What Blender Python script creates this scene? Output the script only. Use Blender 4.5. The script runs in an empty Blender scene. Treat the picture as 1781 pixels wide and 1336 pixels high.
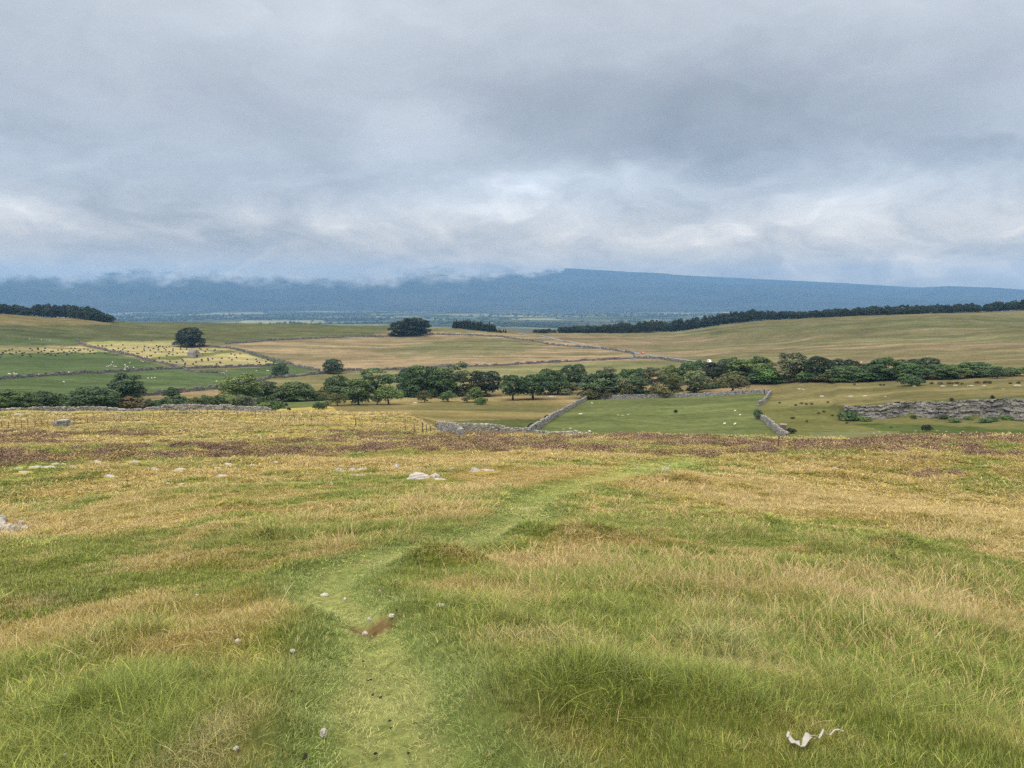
import bpy, bmesh, math, random
import numpy as np
from mathutils import Vector, Matrix

rng = np.random.default_rng(7)
random.seed(7)
SC = bpy.context.scene
COL = SC.collection

# ---------------------------------------------------------------- camera geometry
FPX, CX, CY = 1320.0, 890.5, 668.0
PITCH = math.atan(148 / FPX)
CP, SP = math.cos(PITCH), math.sin(PITCH)

def ray(px, py):
    u = (px - CX) / FPX; v = (CY - py) / FPX
    return u, CP + v * SP, -SP + v * CP

def tan_el(px, py):
    x, y, z = ray(px, py)
    return z / math.hypot(x, y)

def az_of(px, py=520.0):
    x, y, z = ray(px, py)
    return math.atan2(x, y)

def project(x, y, z):
    d = y * CP - z * SP
    v = (y * SP + z * CP) / d
    u = x / d
    return CX + u * FPX, CY - v * FPX

# ---------------------------------------------------------------- noise
def _h(ix, iy, s):
    n = (ix * 374761393 + iy * 668265263 + s * 974634777) & 0x7fffffff
    n = ((n ^ (n >> 13)) * 1274126177) & 0x7fffffff
    n = ((n ^ (n >> 16)) * 1911520717) & 0x7fffffff
    return ((n ^ (n >> 15)) & 0xffffff) / float(0xffffff)

def vnoise(x, y, s=0):
    x = np.asarray(x, float); y = np.asarray(y, float)
    x0 = np.floor(x).astype(np.int64); y0 = np.floor(y).astype(np.int64)
    fx = x - x0; fy = y - y0
    fx = fx * fx * fx * (fx * (fx * 6 - 15) + 10); fy = fy * fy * fy * (fy * (fy * 6 - 15) + 10)
    a = _h(x0, y0, s); b = _h(x0 + 1, y0, s); c = _h(x0, y0 + 1, s); d = _h(x0 + 1, y0 + 1, s)
    return (a * (1 - fx) + b * fx) * (1 - fy) + (c * (1 - fx) + d * fx) * fy

def fbm(x, y, octv=4, s=0, gain=.5):
    t = 0; a = 1.0; n = 0
    for k in range(octv):
        c, q = math.cos(.6 * k + .3), math.sin(.6 * k + .3)
        xx = (x * c - y * q) * 2 ** k + 17.3 * k; yy = (x * q + y * c) * 2 ** k - 9.1 * k
        t = t + a * vnoise(xx, yy, s + k); n += a; a *= gain
    return t / n

def sm(v, a, b):
    t = np.clip((np.asarray(v, float) - a) / (b - a), 0, 1)
    return t * t * (3 - 2 * t)

# ---------------------------------------------------------------- terrain
NEAR = [(1.0, -1.62), (3, -1.76), (5, -2.32), (8, -3.08), (14, -4.42), (24, -6.35), (42, -9.15)]
TAIL = lambda r, z: [(r * 1.25, z - 45), (max(1650, r * 1.5), -115.0), (2600, -150.0), (3000, -151.0)]
COLS = {
 0: [(60,786),(85,768),(120,747),(160,729),(200,714.5),(230,719),(270,711),(330,690),(480,660),(650,622),(800,597),(950,570),(1100,545)],
 120: [(60,785),(85,767),(120,746),(160,728),(200,714.5),(230,719),(270,710),(340,689),(500,655),(660,621),(820,595),(960,572),(1100,553)],
 250: [(60,784),(85,766),(120,745),(160,726),(195,715),(230,719),(280,709),(380,683),(560,642),(700,612),(850,592),(1000,573),(1120,561.5)],
 500: [(60,782),(85,764),(120,742),(160,724),(190,714),(220,716),(270,706),(330,694),(530,652),(800,600),(930,583),(1100,563.5)],
 680: [(60,780),(85,764),(115,742),(140,728),(160,719),(190,722),(240,712),(310,693),(540,647),(800,602),(900,587),(1060,568)],
 800: [(60,779),(80,765),(100,752),(120,756),(150,749),(210,720),(310,692),(540,642),(900,586),(1000,571)],
 950: [(60,778),(80,764),(92,757.5),(115,765),(150,755),(210,724),(280,701),(310,692),(540,642),(780,602),(1000,577)],
 1150: [(60,778),(80,763),(90,757.5),(115,765),(150,757),(220,720),(300,691),(400,664),(520,642),(620,625),(800,600),(1000,578)],
 1340: [(60,779),(80,768),(88,764.5),(112,770),(145,762),(220,716),(300,684),(370,658),(450,640),(750,600),(1050,556)],
 1447: [(60,779),(80,767),(86,763),(112,768),(150,757),(200,729),(225,712),(300,676),(350,657),(430,642),(700,598),(1050,549)],
 1472: [(60,779),(80,766),(86,762),(112,768),(150,756),(185,742),(208,729.5),(214,728.5),(218,704),(230,700),(300,672),(350,657),(430,641),(700,598),(1055,547.5)],
 1640: [(60,779),(80,766),(86,761),(112,768),(150,756),(185,745),(206,731),(212,730),(216,697),(230,693),(300,668),(345,655),(420,642),(700,595),(1080,543)],
 1790: [(60,779),(80,765),(86,760),(112,767),(150,757),(185,746),(205,734),(211,733),(215,693),(228,689),(300,665),(345,652),(420,640),(650,600),(950,560),(1150,539)],
}

def pchip(xs, ys, q):
    xs = np.asarray(xs, float); ys = np.asarray(ys, float)
    h = np.diff(xs); d = np.diff(ys) / h
    m = np.zeros_like(xs); m[0] = d[0]; m[-1] = d[-1]
    for i in range(1, len(xs) - 1):
        if d[i-1] * d[i] > 0:
            w1 = 2 * h[i] + h[i-1]; w2 = h[i] + 2 * h[i-1]
            m[i] = (w1 + w2) / (w1 / d[i-1] + w2 / d[i])
    i = np.clip(np.searchsorted(xs, q) - 1, 0, len(xs) - 2)
    t = np.clip((q - xs[i]) / h[i], 0, 1)
    return ((2*t**3 - 3*t**2 + 1) * ys[i] + (t**3 - 2*t**2 + t) * h[i] * m[i] +
            (-2*t**3 + 3*t**2) * ys[i+1] + (t**3 - t**2) * h[i] * m[i+1])

LR = np.linspace(0, math.log(3000), 1800)
_cols, _azs = [], []
for px in sorted(COLS):
    pts = list(NEAR)
    for r, py in COLS[px]:
        pts.append((r, r * tan_el(px, py)))
    rr, zz = pts[-1]
    pts += TAIL(rr, zz)
    _cols.append(pchip([math.log(p[0]) for p in pts], [p[1] for p in pts], LR)); _azs.append(az_of(px))
_cols = np.array(_cols); _azs = np.array(_azs)
AZT = np.linspace(_azs[0], _azs[-1], 900)
_i = np.clip(np.searchsorted(_azs, AZT) - 1, 0, len(_azs) - 2)
_t = np.clip((AZT - _azs[_i]) / (_azs[_i+1] - _azs[_i]), 0, 1); _t = _t * _t * (3 - 2 * _t)
TAB = _cols[_i] * (1 - _t)[:, None] + _cols[_i+1] * _t[:, None]

def H0(x, y):
    x = np.asarray(x, float); y = np.asarray(y, float)
    r = np.maximum(np.hypot(x, y), 1.0); a = np.arctan2(x, y)
    fa = np.clip((a - AZT[0]) / (AZT[-1] - AZT[0]), 0, 1) * (len(AZT) - 1.001)
    fr = np.clip(np.log(r) / LR[-1], 0, 1) * (len(LR) - 1.001)
    ia = fa.astype(int); ir = fr.astype(int); ta = fa - ia; tr = fr - ir
    z = ((TAB[ia, ir] * (1 - tr) + TAB[ia, ir+1] * tr) * (1 - ta) + (TAB[ia+1, ir] * (1 - tr) + TAB[ia+1, ir+1] * tr) * ta)
    return z

def rayhit(h, px, py, rmin, rmax, n=3000):
    dx, dy, dz = ray(px, py); L = math.hypot(dx, dy)
    r = np.geomspace(rmin, rmax, n)
    x, y, z = dx / L * r, dy / L * r, dz / L * r
    k = np.nonzero(z <= h(x, y))[0]
    i = k[0] if len(k) else n - 1
    return x[i], y[i]

PATH_PX = [(700,1420,.5),(676,1336,.44),(672,1250,.44),(668,1170,.43),(650,1115,.40),(622,1080,.42),(590,1050,.5),(572,1022,.55),(600,1000,.6),(660,980,.65),(740,958,.7),(815,938,.7),(880,918,.7),(917,902,.75),(915,886,.8),(930,868,.95),(985,850,1.1),(1060,835,1.2),(1130,815,1.2),(1190,806,1.),(1230,799,.8)]
PATH = np.array([(*rayhit(H0, a, b, 1.6, 120), w) for a, b, w in PATH_PX])
_f = []
for i in range(len(PATH) - 1):          # smooth the way with Catmull-Rom
    p0, p1, p2, p3 = PATH[max(i-1,0)], PATH[i], PATH[i+1], PATH[min(i+2, len(PATH)-1)]
    for t in np.linspace(0, 1, 9)[:-1]:
        _f.append(.5 * ((2*p1) + (-p0+p2)*t + (2*p0-5*p1+4*p2-p3)*t*t + (-p0+3*p1-3*p2+p3)*t**3))
_f.append(PATH[-1]); PATH = np.array(_f)

def path_d(x, y):
    x = np.asarray(x, float); y = np.asarray(y, float)
    out = np.full(x.shape, 99.0)
    m = np.hypot(x, y) < 75
    if not m.any(): return out
    xs, ys = x[m], y[m]; best = np.full(xs.shape, 99.0)
    for a, b in zip(PATH[:-1], PATH[1:]):
        d = b[:2] - a[:2]; L2 = max(d @ d, 1e-9)
        t = np.clip(((xs - a[0]) * d[0] + (ys - a[1]) * d[1]) / L2, 0, 1)
        w = a[2] + (b[2] - a[2]) * t
        best = np.minimum(best, np.hypot(xs - a[0] - d[0]*t, ys - a[1] - d[1]*t) / w)
    out[m] = best * (.75 + .5 * fbm(xs / 1.3, ys / 1.3, 3, 193)) + .35 * (fbm(xs / .5, ys / .5, 2, 197) - .5)
    return out

# mounds and tussock humps: (px, py, rx, ry, height)
MOUND_PX = [(1090,1215,.55,.30,.20),(960,1200,.3,.22,.10),(750,985,.75,.4,.24),(1180,842,1.6,.8,.5),(460,942,.6,.4,.2),(1000,935,1.4,.9,.30),(300,1200,.4,.3,.12),(1480,1110,.5,.4,.14),(1690,1180,.5,.4,.16),(170,1245,.35,.3,.12),(680,1085,.25,.18,.12),(1300,900,1.5,.9,.25),(1560,950,1.0,.7,.22),(200,1130,.6,.5,.14),(690,1045,.5,.35,.12),(1250,1130,.5,.4,.10),(420,880,1.5,.8,.3),(1450,830,2.5,1.2,.4)]
MOUNDS = [(*rayhit(H0, a, b, 1.6, 120), rx * .85, ry * .85, h * .72) for a, b, rx, ry, h in MOUND_PX]

def H(x, y):
    x = np.asarray(x, float); y = np.asarray(y, float)
    z = H0(x, y); r = np.hypot(x, y)
    z = z + (fbm(x / 1.7, y / 1.7, 3, 5) - .5) * .22 * sm(r, 1.5, 6) * (1 - sm(r, 60, 130))
    z = z + (fbm(x / .55, y / .55, 3, 6) - .5) * .15 * sm(path_d(x, y), .5, 1.3) * (1 - sm(r, 14, 30))
    z = z + (fbm(x / 9, y / 9, 3, 9) - .5) * .7 * sm(r, 6, 30) * (1 - .6 * sm(r, 70, 140))
    z = z + (fbm(x / 55, y / 55, 4, 21) - .5) * 3.0 * sm(r, 230, 420) * (1 - sm(r, 1300, 2400))
    pd = path_d(x, y)
    z = z - .11 * np.exp(-(pd / .55) ** 2) * (.6 + .8 * np.exp(-r / 15.0)) + .05 * np.exp(-((pd - 1.15) / .4) ** 2)
    m = r < 80
    if m.any():
        for mx, my, rx, ry, h in MOUNDS:
            z = z + np.where(m, h * np.exp(-((x - mx) / rx) ** 2 - ((y - my) / ry) ** 2), 0)
    return z

def hit(px, py, rmin=1.6, rmax=1300):
    x, y = rayhit(H, px, py, rmin, rmax)
    return Vector((x, y, float(H(np.array([x]), np.array([y]))[0])))

def crest_hit(px, py, rmin, lo=850, hi=1230):
    """ground point for a foot at (px, py); the skyline itself where the sight line just clears it"""
    dx, dy, dz = ray(px, py); L = math.hypot(dx, dy); r = np.linspace(rmin, hi, 2500)
    h = H(dx / L * r, dy / L * r); k = np.nonzero(dz / L * r <= h)[0]
    i = k[0] if len(k) else int(np.argmax(np.where(r > lo, h / r, -9)))
    return Vector((dx / L * r[i], dy / L * r[i], float(h[i])))

def at_r(px, r):
    a = az_of(px, 700)
    x, y = r * math.sin(a), r * math.cos(a)
    return Vector((x, y, float(H(np.array([x]), np.array([y]))[0])))

def zat(x, y):
    return float(H(np.array([x]), np.array([y]))[0])

# ---------------------------------------------------------------- colour helpers
KL = 1.0
def lin(c):
    c = np.asarray(c, float) / 255.0
    return np.where(c <= .04045, c / 12.92, ((c + .055) / 1.055) ** 2.4)
def A(r, g, b, k=1.0):
    return np.minimum(lin((r, g, b)) / KL * k, .8)

# ---------------------------------------------------------------- object helpers
def tag(o, label=None, cat=None, group=None, kind=None):
    if label: o['label'] = label
    if cat: o['category'] = cat
    if group: o['group'] = group
    if kind: o['kind'] = kind
    return o

def link(o, parent=None):
    COL.objects.link(o)
    if parent: o.parent = parent
    return o

def empty(name, loc=(0, 0, 0), rz=0):
    o = bpy.data.objects.new(name, None); o.location = loc; o.rotation_euler = (0, 0, rz); o.empty_display_size = .3
    return link(o)

def np_mesh(name, V, F, mat, smooth=False, attrs=None, mi=None):
    """V (n,3); F list of index arrays (m,3) / (m,4)"""
    me = bpy.data.meshes.new(name)
    V = np.asarray(V, np.float32)
    Fs = [np.asarray(f, np.int32) for f in (F if isinstance(F, list) else [F]) if len(f)]
    loops = np.concatenate([f.ravel() for f in Fs]); tot = np.concatenate([np.full(len(f), f.shape[1], np.int32) for f in Fs])
    me.vertices.add(len(V)); me.vertices.foreach_set('co', V.ravel())
    me.loops.add(len(loops)); me.loops.foreach_set('vertex_index', loops)
    me.polygons.add(len(tot)); st = np.concatenate([[0], np.cumsum(tot)[:-1]]).astype(np.int32)
    me.polygons.foreach_set('loop_start', st); me.polygons.foreach_set('loop_total', tot)
    if mi is not None: me.polygons.foreach_set('material_index', np.asarray(mi, np.int32))
    me.polygons.foreach_set('use_smooth', np.full(len(tot), bool(smooth)))
    for m in (mat if isinstance(mat, (list, tuple)) else [mat]): me.materials.append(m)
    for k, a in (attrs or {}).items():
        a = np.asarray(a, np.float32)
        if a.ndim == 1:
            at = me.attributes.new(k, 'FLOAT', 'POINT'); at.data.foreach_set('value', a)
        else:
            if a.shape[1] == 3: a = np.concatenate([a, np.ones((len(a), 1), np.float32)], 1)
            at = me.attributes.new(k, 'FLOAT_COLOR', 'POINT'); at.data.foreach_set('color', a.ravel())
    me.update(calc_edges=True)
    return me

def obj(name, me, parent=None, loc=(0, 0, 0)):
    o = bpy.data.objects.new(name, me); o.location = loc
    return link(o, parent)

def copy_tree(o, parent=None):
    c = o.copy(); COL.objects.link(c)
    if parent: c.parent = parent
    for ch in o.children: copy_tree(ch, c)
    return c

class MB:
    """collects boxes and tubes as arrays"""
    def __init__(s): s.V = []; s.Q = []; s.T = []; s.a = []; s.n = 0
    def add(s, V, Q=(), T=(), val=.5):
        V = np.asarray(V, float)
        if len(Q): s.Q.append(np.asarray(Q) + s.n)
        if len(T): s.T.append(np.asarray(T) + s.n)
        s.V.append(V); s.a.append(np.full(len(V), val)); s.n += len(V)
    def box(s, c, d, rot=None, jit=0, val=.5):
        B = np.array([[x, y, z] for z in (-1, 1) for y in (-1, 1) for x in (-1, 1)], float)
        if jit: B = B * (1 + rng.uniform(-jit, jit, B.shape))
        B = B * np.asarray(d) / 2
        if rot is not None: B = B @ np.asarray(rot).T
        s.add(B + np.asarray(c), [[0,2,3,1],[4,5,7,6],[0,1,5,4],[2,6,7,3],[0,4,6,2],[1,3,7,5]], val=val)
    def tube(s, P, R, n=6, val=.5, cap=True):
        P = np.asarray(P, float); V = []
        for i, p in enumerate(P):
            d = P[min(i+1, len(P)-1)] - P[max(i-1, 0)]; d /= max(np.linalg.norm(d), 1e-9)
            u = np.cross(d, (0.31, .95, .1)); u /= np.linalg.norm(u); w = np.cross(d, u)
            for k in range(n):
                a = 2 * math.pi * k / n; V.append(p + R[i] * (math.cos(a) * u + math.sin(a) * w))
        Q = [[i*n+k, i*n+(k+1) % n, (i+1)*n+(k+1) % n, (i+1)*n+k] for i in range(len(P)-1) for k in range(n)]
        T = []
        if cap:
            b = (len(P)-1)*n
            T = [[b, b+k, b+k+1] for k in range(1, n-1)]
        s.add(V, Q, T, val)
    def mesh(s, name, mat, smooth=False):
        F = []
        if s.Q: F.append(np.concatenate(s.Q))
        if s.T: F.append(np.concatenate(s.T))
        return np_mesh(name, np.concatenate(s.V), F, mat, smooth, {'val': np.concatenate(s.a)})

def rotz(a):
    c, q = math.cos(a), math.sin(a); return np.array([[c, -q, 0], [q, c, 0], [0, 0, 1]])
def roteul(a, b, c):
    return np.array(Matrix.Rotation(c, 3, 'Z') @ Matrix.Rotation(b, 3, 'Y') @ Matrix.Rotation(a, 3, 'X'))

# ---------------------------------------------------------------- materials
def new_mat(name, rough=.9, spec=.2):
    m = bpy.data.materials.new(name); m.use_nodes = True
    nt = m.node_tree; b = nt.nodes['Principled BSDF']
    b.inputs['Roughness'].default_value = rough; b.inputs['Specular IOR Level'].default_value = spec
    return m, nt, b
def N(nt, t, **kw):
    n = nt.nodes.new(t)
    for k, v in kw.items(): setattr(n, k, v)
    return n
def setin(n, **kw):
    for k, v in kw.items(): n.inputs[k.replace('_', ' ')].default_value = v
def ramp(nt, fac, stops):
    n = N(nt, 'ShaderNodeValToRGB'); el = n.color_ramp.elements
    while len(el) < len(stops): el.new(.5)
    for e, (p, c) in zip(el, stops): e.position = p; e.color = (*c, 1)
    nt.links.new(fac, n.inputs['Fac']); return n.outputs['Color']
def mathn(nt, op, a, b=None, clamp=False):
    n = N(nt, 'ShaderNodeMath', operation=op, use_clamp=clamp)
    for i, v in enumerate((a, b)):
        if v is None: continue
        if isinstance(v, (int, float)): n.inputs[i].default_value = v
        else: nt.links.new(v, n.inputs[i])
    return n.outputs[0]
def mixc(nt, fac, a, b, mode='MIX'):
    n = N(nt, 'ShaderNodeMix', data_type='RGBA', blend_type=mode)
    for s, v in ((n.inputs[0], fac), (n.inputs[6], a), (n.inputs[7], b)):
        if isinstance(v, (int, float)): s.default_value = v
        elif isinstance(v, tuple) or isinstance(v, np.ndarray): s.default_value = (*[float(q) for q in v][:3], 1)
        else: nt.links.new(v, s)
    return n.outputs[2]
def noise(nt, vec, scale, detail=4, rough=.55, dist=0.0):
    n = N(nt, 'ShaderNodeTexNoise'); setin(n, Scale=scale, Detail=detail, Roughness=rough, Distortion=dist)
    if vec is not None: nt.links.new(vec, n.inputs['Vector'])
    return n.outputs['Fac']

def flat_mat(name, c, rough=.9, var=.25, scale=6, spec=.2, attr=None, bump=0.0):
    m, nt, b = new_mat(name, rough, spec)
    tc = N(nt, 'ShaderNodeTexCoord').outputs['Object']
    f = noise(nt, tc, scale, 5)
    c = np.asarray(c, float)
    colr = ramp(nt, f, [(.25, tuple(c * (1 - var))), (.75, tuple(np.minimum(c * (1 + var), .9)))])
    if attr:
        at = N(nt, 'ShaderNodeAttribute', attribute_name=attr)
        k = mathn(nt, 'MULTIPLY_ADD', at.outputs['Fac'], 1.0); k.node.inputs[2].default_value = .5
        cc = N(nt, 'ShaderNodeCombineColor')
        for i in range(3): nt.links.new(k, cc.inputs[i])
        colr = mixc(nt, 1.0, colr, cc.outputs[0], 'MULTIPLY')
    nt.links.new(colr, b.inputs['Base Color'])
    if bump:
        bn = N(nt, 'ShaderNodeBump'); bn.inputs['Strength'].default_value = bump; bn.inputs['Distance'].default_value = .1
        nt.links.new(f, bn.inputs['Height']); nt.links.new(bn.outputs[0], b.inputs['Normal'])
    return m

def stone_mat(name, base, lichen=(.5, .5, .46), dark=(.05, .05, .05), sc=3.0):
    m, nt, b = new_mat(name, .95, .1)
    tc = N(nt, 'ShaderNodeTexCoord').outputs['Object']
    at = N(nt, 'ShaderNodeAttribute', attribute_name='val').outputs['Fac']
    base = np.asarray(base)
    c = ramp(nt, at, [(0., tuple(base * .5)), (.5, tuple(base)), (1., tuple(np.minimum(base * 1.45, .8)))])
    n1 = noise(nt, tc, sc, 6, .65)
    c = mixc(nt, mathn(nt, 'MULTIPLY', ramp(nt, n1, [(.52, (0,0,0)), (.66, (1,1,1))]), .55), c, tuple(lichen))
    n2 = noise(nt, tc, sc * 2.7, 5, .7)
    c = mixc(nt, mathn(nt, 'MULTIPLY', ramp(nt, n2, [(.36, (1,1,1)), (.45, (0,0,0))]), .75), c, tuple(dark))
    nt.links.new(c, b.inputs['Base Color'])
    bn = N(nt, 'ShaderNodeBump'); bn.inputs['Strength'].default_value = .7; bn.inputs['Distance'].default_value = .05
    nt.links.new(n1, bn.inputs['Height']); nt.links.new(bn.outputs[0], b.inputs['Normal'])
    return m

def ground_mat():
    m, nt, b = new_mat('moor_ground', 1.0, .0)
    pos = N(nt, 'ShaderNodeNewGeometry').outputs['Position']
    at = N(nt, 'ShaderNodeAttribute', attribute_name='gcol').outputs['Color']
    rg = N(nt, 'ShaderNodeVectorMath', operation='LENGTH'); nt.links.new(pos, rg.inputs[0])
    far = mathn(nt, 'DIVIDE', rg.outputs['Value'], 260.0, True)
    n1 = noise(nt, pos, .045, 5, .62, .6); n2 = noise(nt, pos, .5, 5, .7); n3 = noise(nt, pos, 9.0, 4, .7)
    v1 = ramp(nt, n1, [(.3, (.72,.76,.70)), (.7, (1.26,1.22,1.24))])
    v2 = ramp(nt, n2, [(.3, (.66,.72,.60)), (.72, (1.38,1.30,1.34))])
    v3 = ramp(nt, n3, [(.3, (.55,.6,.5)), (.72, (1.4,1.35,1.3))])
    c = mixc(nt, 1.0, at, v1, 'MULTIPLY'); c = mixc(nt, 1.0, c, v2, 'MULTIPLY')
    n4 = noise(nt, pos, .16, 4, .75)
    c = mixc(nt, mathn(nt, 'MULTIPLY', ramp(nt, n4, [(.56, (0,0,0)), (.68, (1,1,1))]), .5), c, mixc(nt, 1.0, c, (.55,.66,.5), 'MULTIPLY'))
    c = mixc(nt, mathn(nt, 'MULTIPLY', ramp(nt, n4, [(.30, (1,1,1)), (.42, (0,0,0))]), .4), c, mixc(nt, 1.0, c, (1.25,1.18,1.12), 'MULTIPLY'))
    c = mixc(nt, mathn(nt, 'SUBTRACT', 1.0, far), c, mixc(nt, 1.0, c, v3, 'MULTIPLY'))
    nt.links.new(c, b.inputs['Base Color'])
    h = mathn(nt, 'ADD', mathn(nt, 'MULTIPLY', n2, .6), mathn(nt, 'MULTIPLY', n3, .05))
    bn = N(nt, 'ShaderNodeBump'); bn.inputs['Strength'].default_value = .8; bn.inputs['Distance'].default_value = .6
    nt.links.new(h, bn.inputs['Height']); nt.links.new(bn.outputs[0], b.inputs['Normal'])
    return m

def leaf_mat(name, gain=1.0):
    """foliage: object colour times a per-clump value"""
    m, nt, b = new_mat(name, .65, .25)
    oi = N(nt, 'ShaderNodeObjectInfo')
    at = N(nt, 'ShaderNodeAttribute', attribute_name='val').outputs['Fac']
    v = ramp(nt, at, [(0., (.45,.5,.5)), (.5, (1,1,1)), (1., (1.75,1.6,1.25))])
    c = mixc(nt, 1.0, oi.outputs['Color'], v, 'MULTIPLY')
    nt.links.new(c, b.inputs['Base Color'])
    tr = N(nt, 'ShaderNodeBsdfTranslucent'); nt.links.new(c, tr.inputs['Color'])
    mx = N(nt, 'ShaderNodeMixShader'); mx.inputs[0].default_value = .22
    nt.links.new(b.outputs[0], mx.inputs[1]); nt.links.new(tr.outputs[0], mx.inputs[2])
    nt.links.new(mx.outputs[0], nt.nodes['Material Output'].inputs['Surface'])
    return m

def grass_mat(name):
    m, nt, b = new_mat(name, .6, .25)
    ti = N(nt, 'ShaderNodeAttribute', attribute_name='tint', attribute_type='INSTANCER').outputs['Color']
    dr = N(nt, 'ShaderNodeAttribute', attribute_name='dry', attribute_type='INSTANCER').outputs['Fac']
    rn = N(nt, 'ShaderNodeAttribute', attribute_name='val').outputs['Fac']
    kd = N(nt, 'ShaderNodeAttribute', attribute_name='head').outputs['Fac']
    fac = mathn(nt, 'MULTIPLY', mathn(nt, 'SUBTRACT', dr, rn), 6.0, True)
    var = ramp(nt, mathn(nt, 'FRACT', mathn(nt, 'MULTIPLY', rn, 7.31)), [(0., (.36,.42,.34)), (.5, (1,1,1)), (1., (2.05,1.85,1.7))])
    straw = ramp(nt, mathn(nt, 'FRACT', mathn(nt, 'MULTIPLY', rn, 13.7)), [(0., tuple(A(138,118,74))), (.5, tuple(A(176,158,104))), (1., tuple(A(212,200,156)))])
    c = mixc(nt, fac, mixc(nt, 1.0, ti, var, 'MULTIPLY'), straw)
    c = mixc(nt, kd, c, tuple(A(205,175,130)))
    nt.links.new(c, b.inputs['Base Color'])
    tr = N(nt, 'ShaderNodeBsdfTranslucent'); nt.links.new(c, tr.inputs['Color'])
    mx = N(nt, 'ShaderNodeMixShader'); mx.inputs[0].default_value = .3
    nt.links.new(b.outputs[0], mx.inputs[1]); nt.links.new(tr.outputs[0], mx.inputs[2])
    nt.links.new(mx.outputs[0], nt.nodes['Material Output'].inputs['Surface'])
    return m

M_GROUND = ground_mat(); M_LEAF = leaf_mat('foliage'); M_GRASS = grass_mat('grass_blades')
M_BARK = flat_mat('bark', (.09, .07, .055), .95, .4, 3)
M_STONE = stone_mat('limestone', (.30, .285, .262), (.46, .44, .40), sc=2.2)
M_WALL = stone_mat('drystone', (.235, .23, .222), (.46, .45, .42), sc=1.3)
M_FARWALL = stone_mat('far_drystone', (.15, .145, .14), (.3, .29, .27), sc=.6)
M_CLIFF = stone_mat('quarry_limestone', (.20, .193, .183), (.30, .28, .235), (.07, .067, .062), sc=.45)
M_POST = flat_mat('weathered_post', (.075, .06, .045), .95, .35, 8)
M_WIRE = flat_mat('fence_wire', (.12, .11, .10), .6, .1, 8)
M_WOOL = flat_mat('fleece', (.72, .69, .60), .95, .12, 9)
M_FACE = flat_mat('sheep_face', (.10, .09, .08), .9, .2, 9)
M_BALE = flat_mat('black_wrap', (.012, .012, .014), .3, .3, 5, .5)
M_ROAD = flat_mat('tarmac_lane', (.16, .16, .17), .9, .12, .2)
M_SLATE = flat_mat('stone_slates', (.16, .15, .15), .9, .3, 2)
M_BARN = flat_mat('barn_stone', (.27, .24, .21), .95, .35, 1.5)
M_DARK = flat_mat('dark_opening', (.02, .02, .02), .9, .1, 2)
M_RED = flat_mat('red_paint', (.55, .11, .045), .35, .05, 2, .5)
M_WHITE = flat_mat('white_paint', (.7, .7, .7), .35, .03, 2, .5)
M_GLASS = flat_mat('car_glass', (.03, .035, .04), .1, .05, 2, .5)
M_TYRE = flat_mat('tyre_rubber', (.02, .02, .02), .8, .1, 5)
M_CLOTH = flat_mat('white_rag', (.34, .33, .305), .9, .12, 60)
M_DUNG = flat_mat('dung', (.022, .017, .012), .8, .3, 30)
M_BRICK = flat_mat('brown_stone', (.14, .105, .095), .95, .25, 3)

# ---------------------------------------------------------------- colouring of the ground
def inpoly(px, py, P):
    c = np.zeros(px.shape, bool); n = len(P); j = n - 1
    for i in range(n):
        xi, yi = P[i]; xj, yj = P[j]
        with np.errstate(divide='ignore', invalid='ignore'):
            m = ((yi > py) != (yj > py)) & (px < (xj - xi) * (py - yi) / ((yj - yi) if yj != yi else 1e-9) + xi)
        c ^= m; j = i
    return c

def heather_mask(x, y):
    r = np.hypot(x, y); a = np.arctan2(x, y)
    n = fbm(x / 7.5, y / 3.2, 4, 33); big = fbm(x / 30, y / 22, 2, 41)
    band = sm(r, 50, 58) * (1 - sm(r, 92, 112)) * (1 - sm(a, -.02, .05)) + sm(r, 46, 53) * (1 - sm(r, 84, 92)) * sm(a, -.02, .08) * (.8 + .5 * sm(a, .3, .5))
    return sm(n + .55 * (big - .5), .54, .61) * np.clip(band, 0, 1.2)

def tall_field(x, y):
    """0 = cropped turf, 1 = long rank grass"""
    r = np.hypot(x, y); pd = path_d(x, y)
    n = .6 * fbm(x / 2.6, y / 2.6, 3, 71) + .4 * fbm(x / .7, y / .7, 2, 73); n2 = fbm(x / 7.0, y / 7.0, 2, 77)
    t = sm(.55 * n + .45 * n2, .42, .64)
    a = np.arctan2(x, y)
    t = t * (.46 + .58 * sm(r, 4, 12)) + .14 * sm(a, .05, .4) + .22 * sm(r, 12, 25)
    return np.clip(t, 0, 1) * sm(pd, .7, 1.7)

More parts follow.
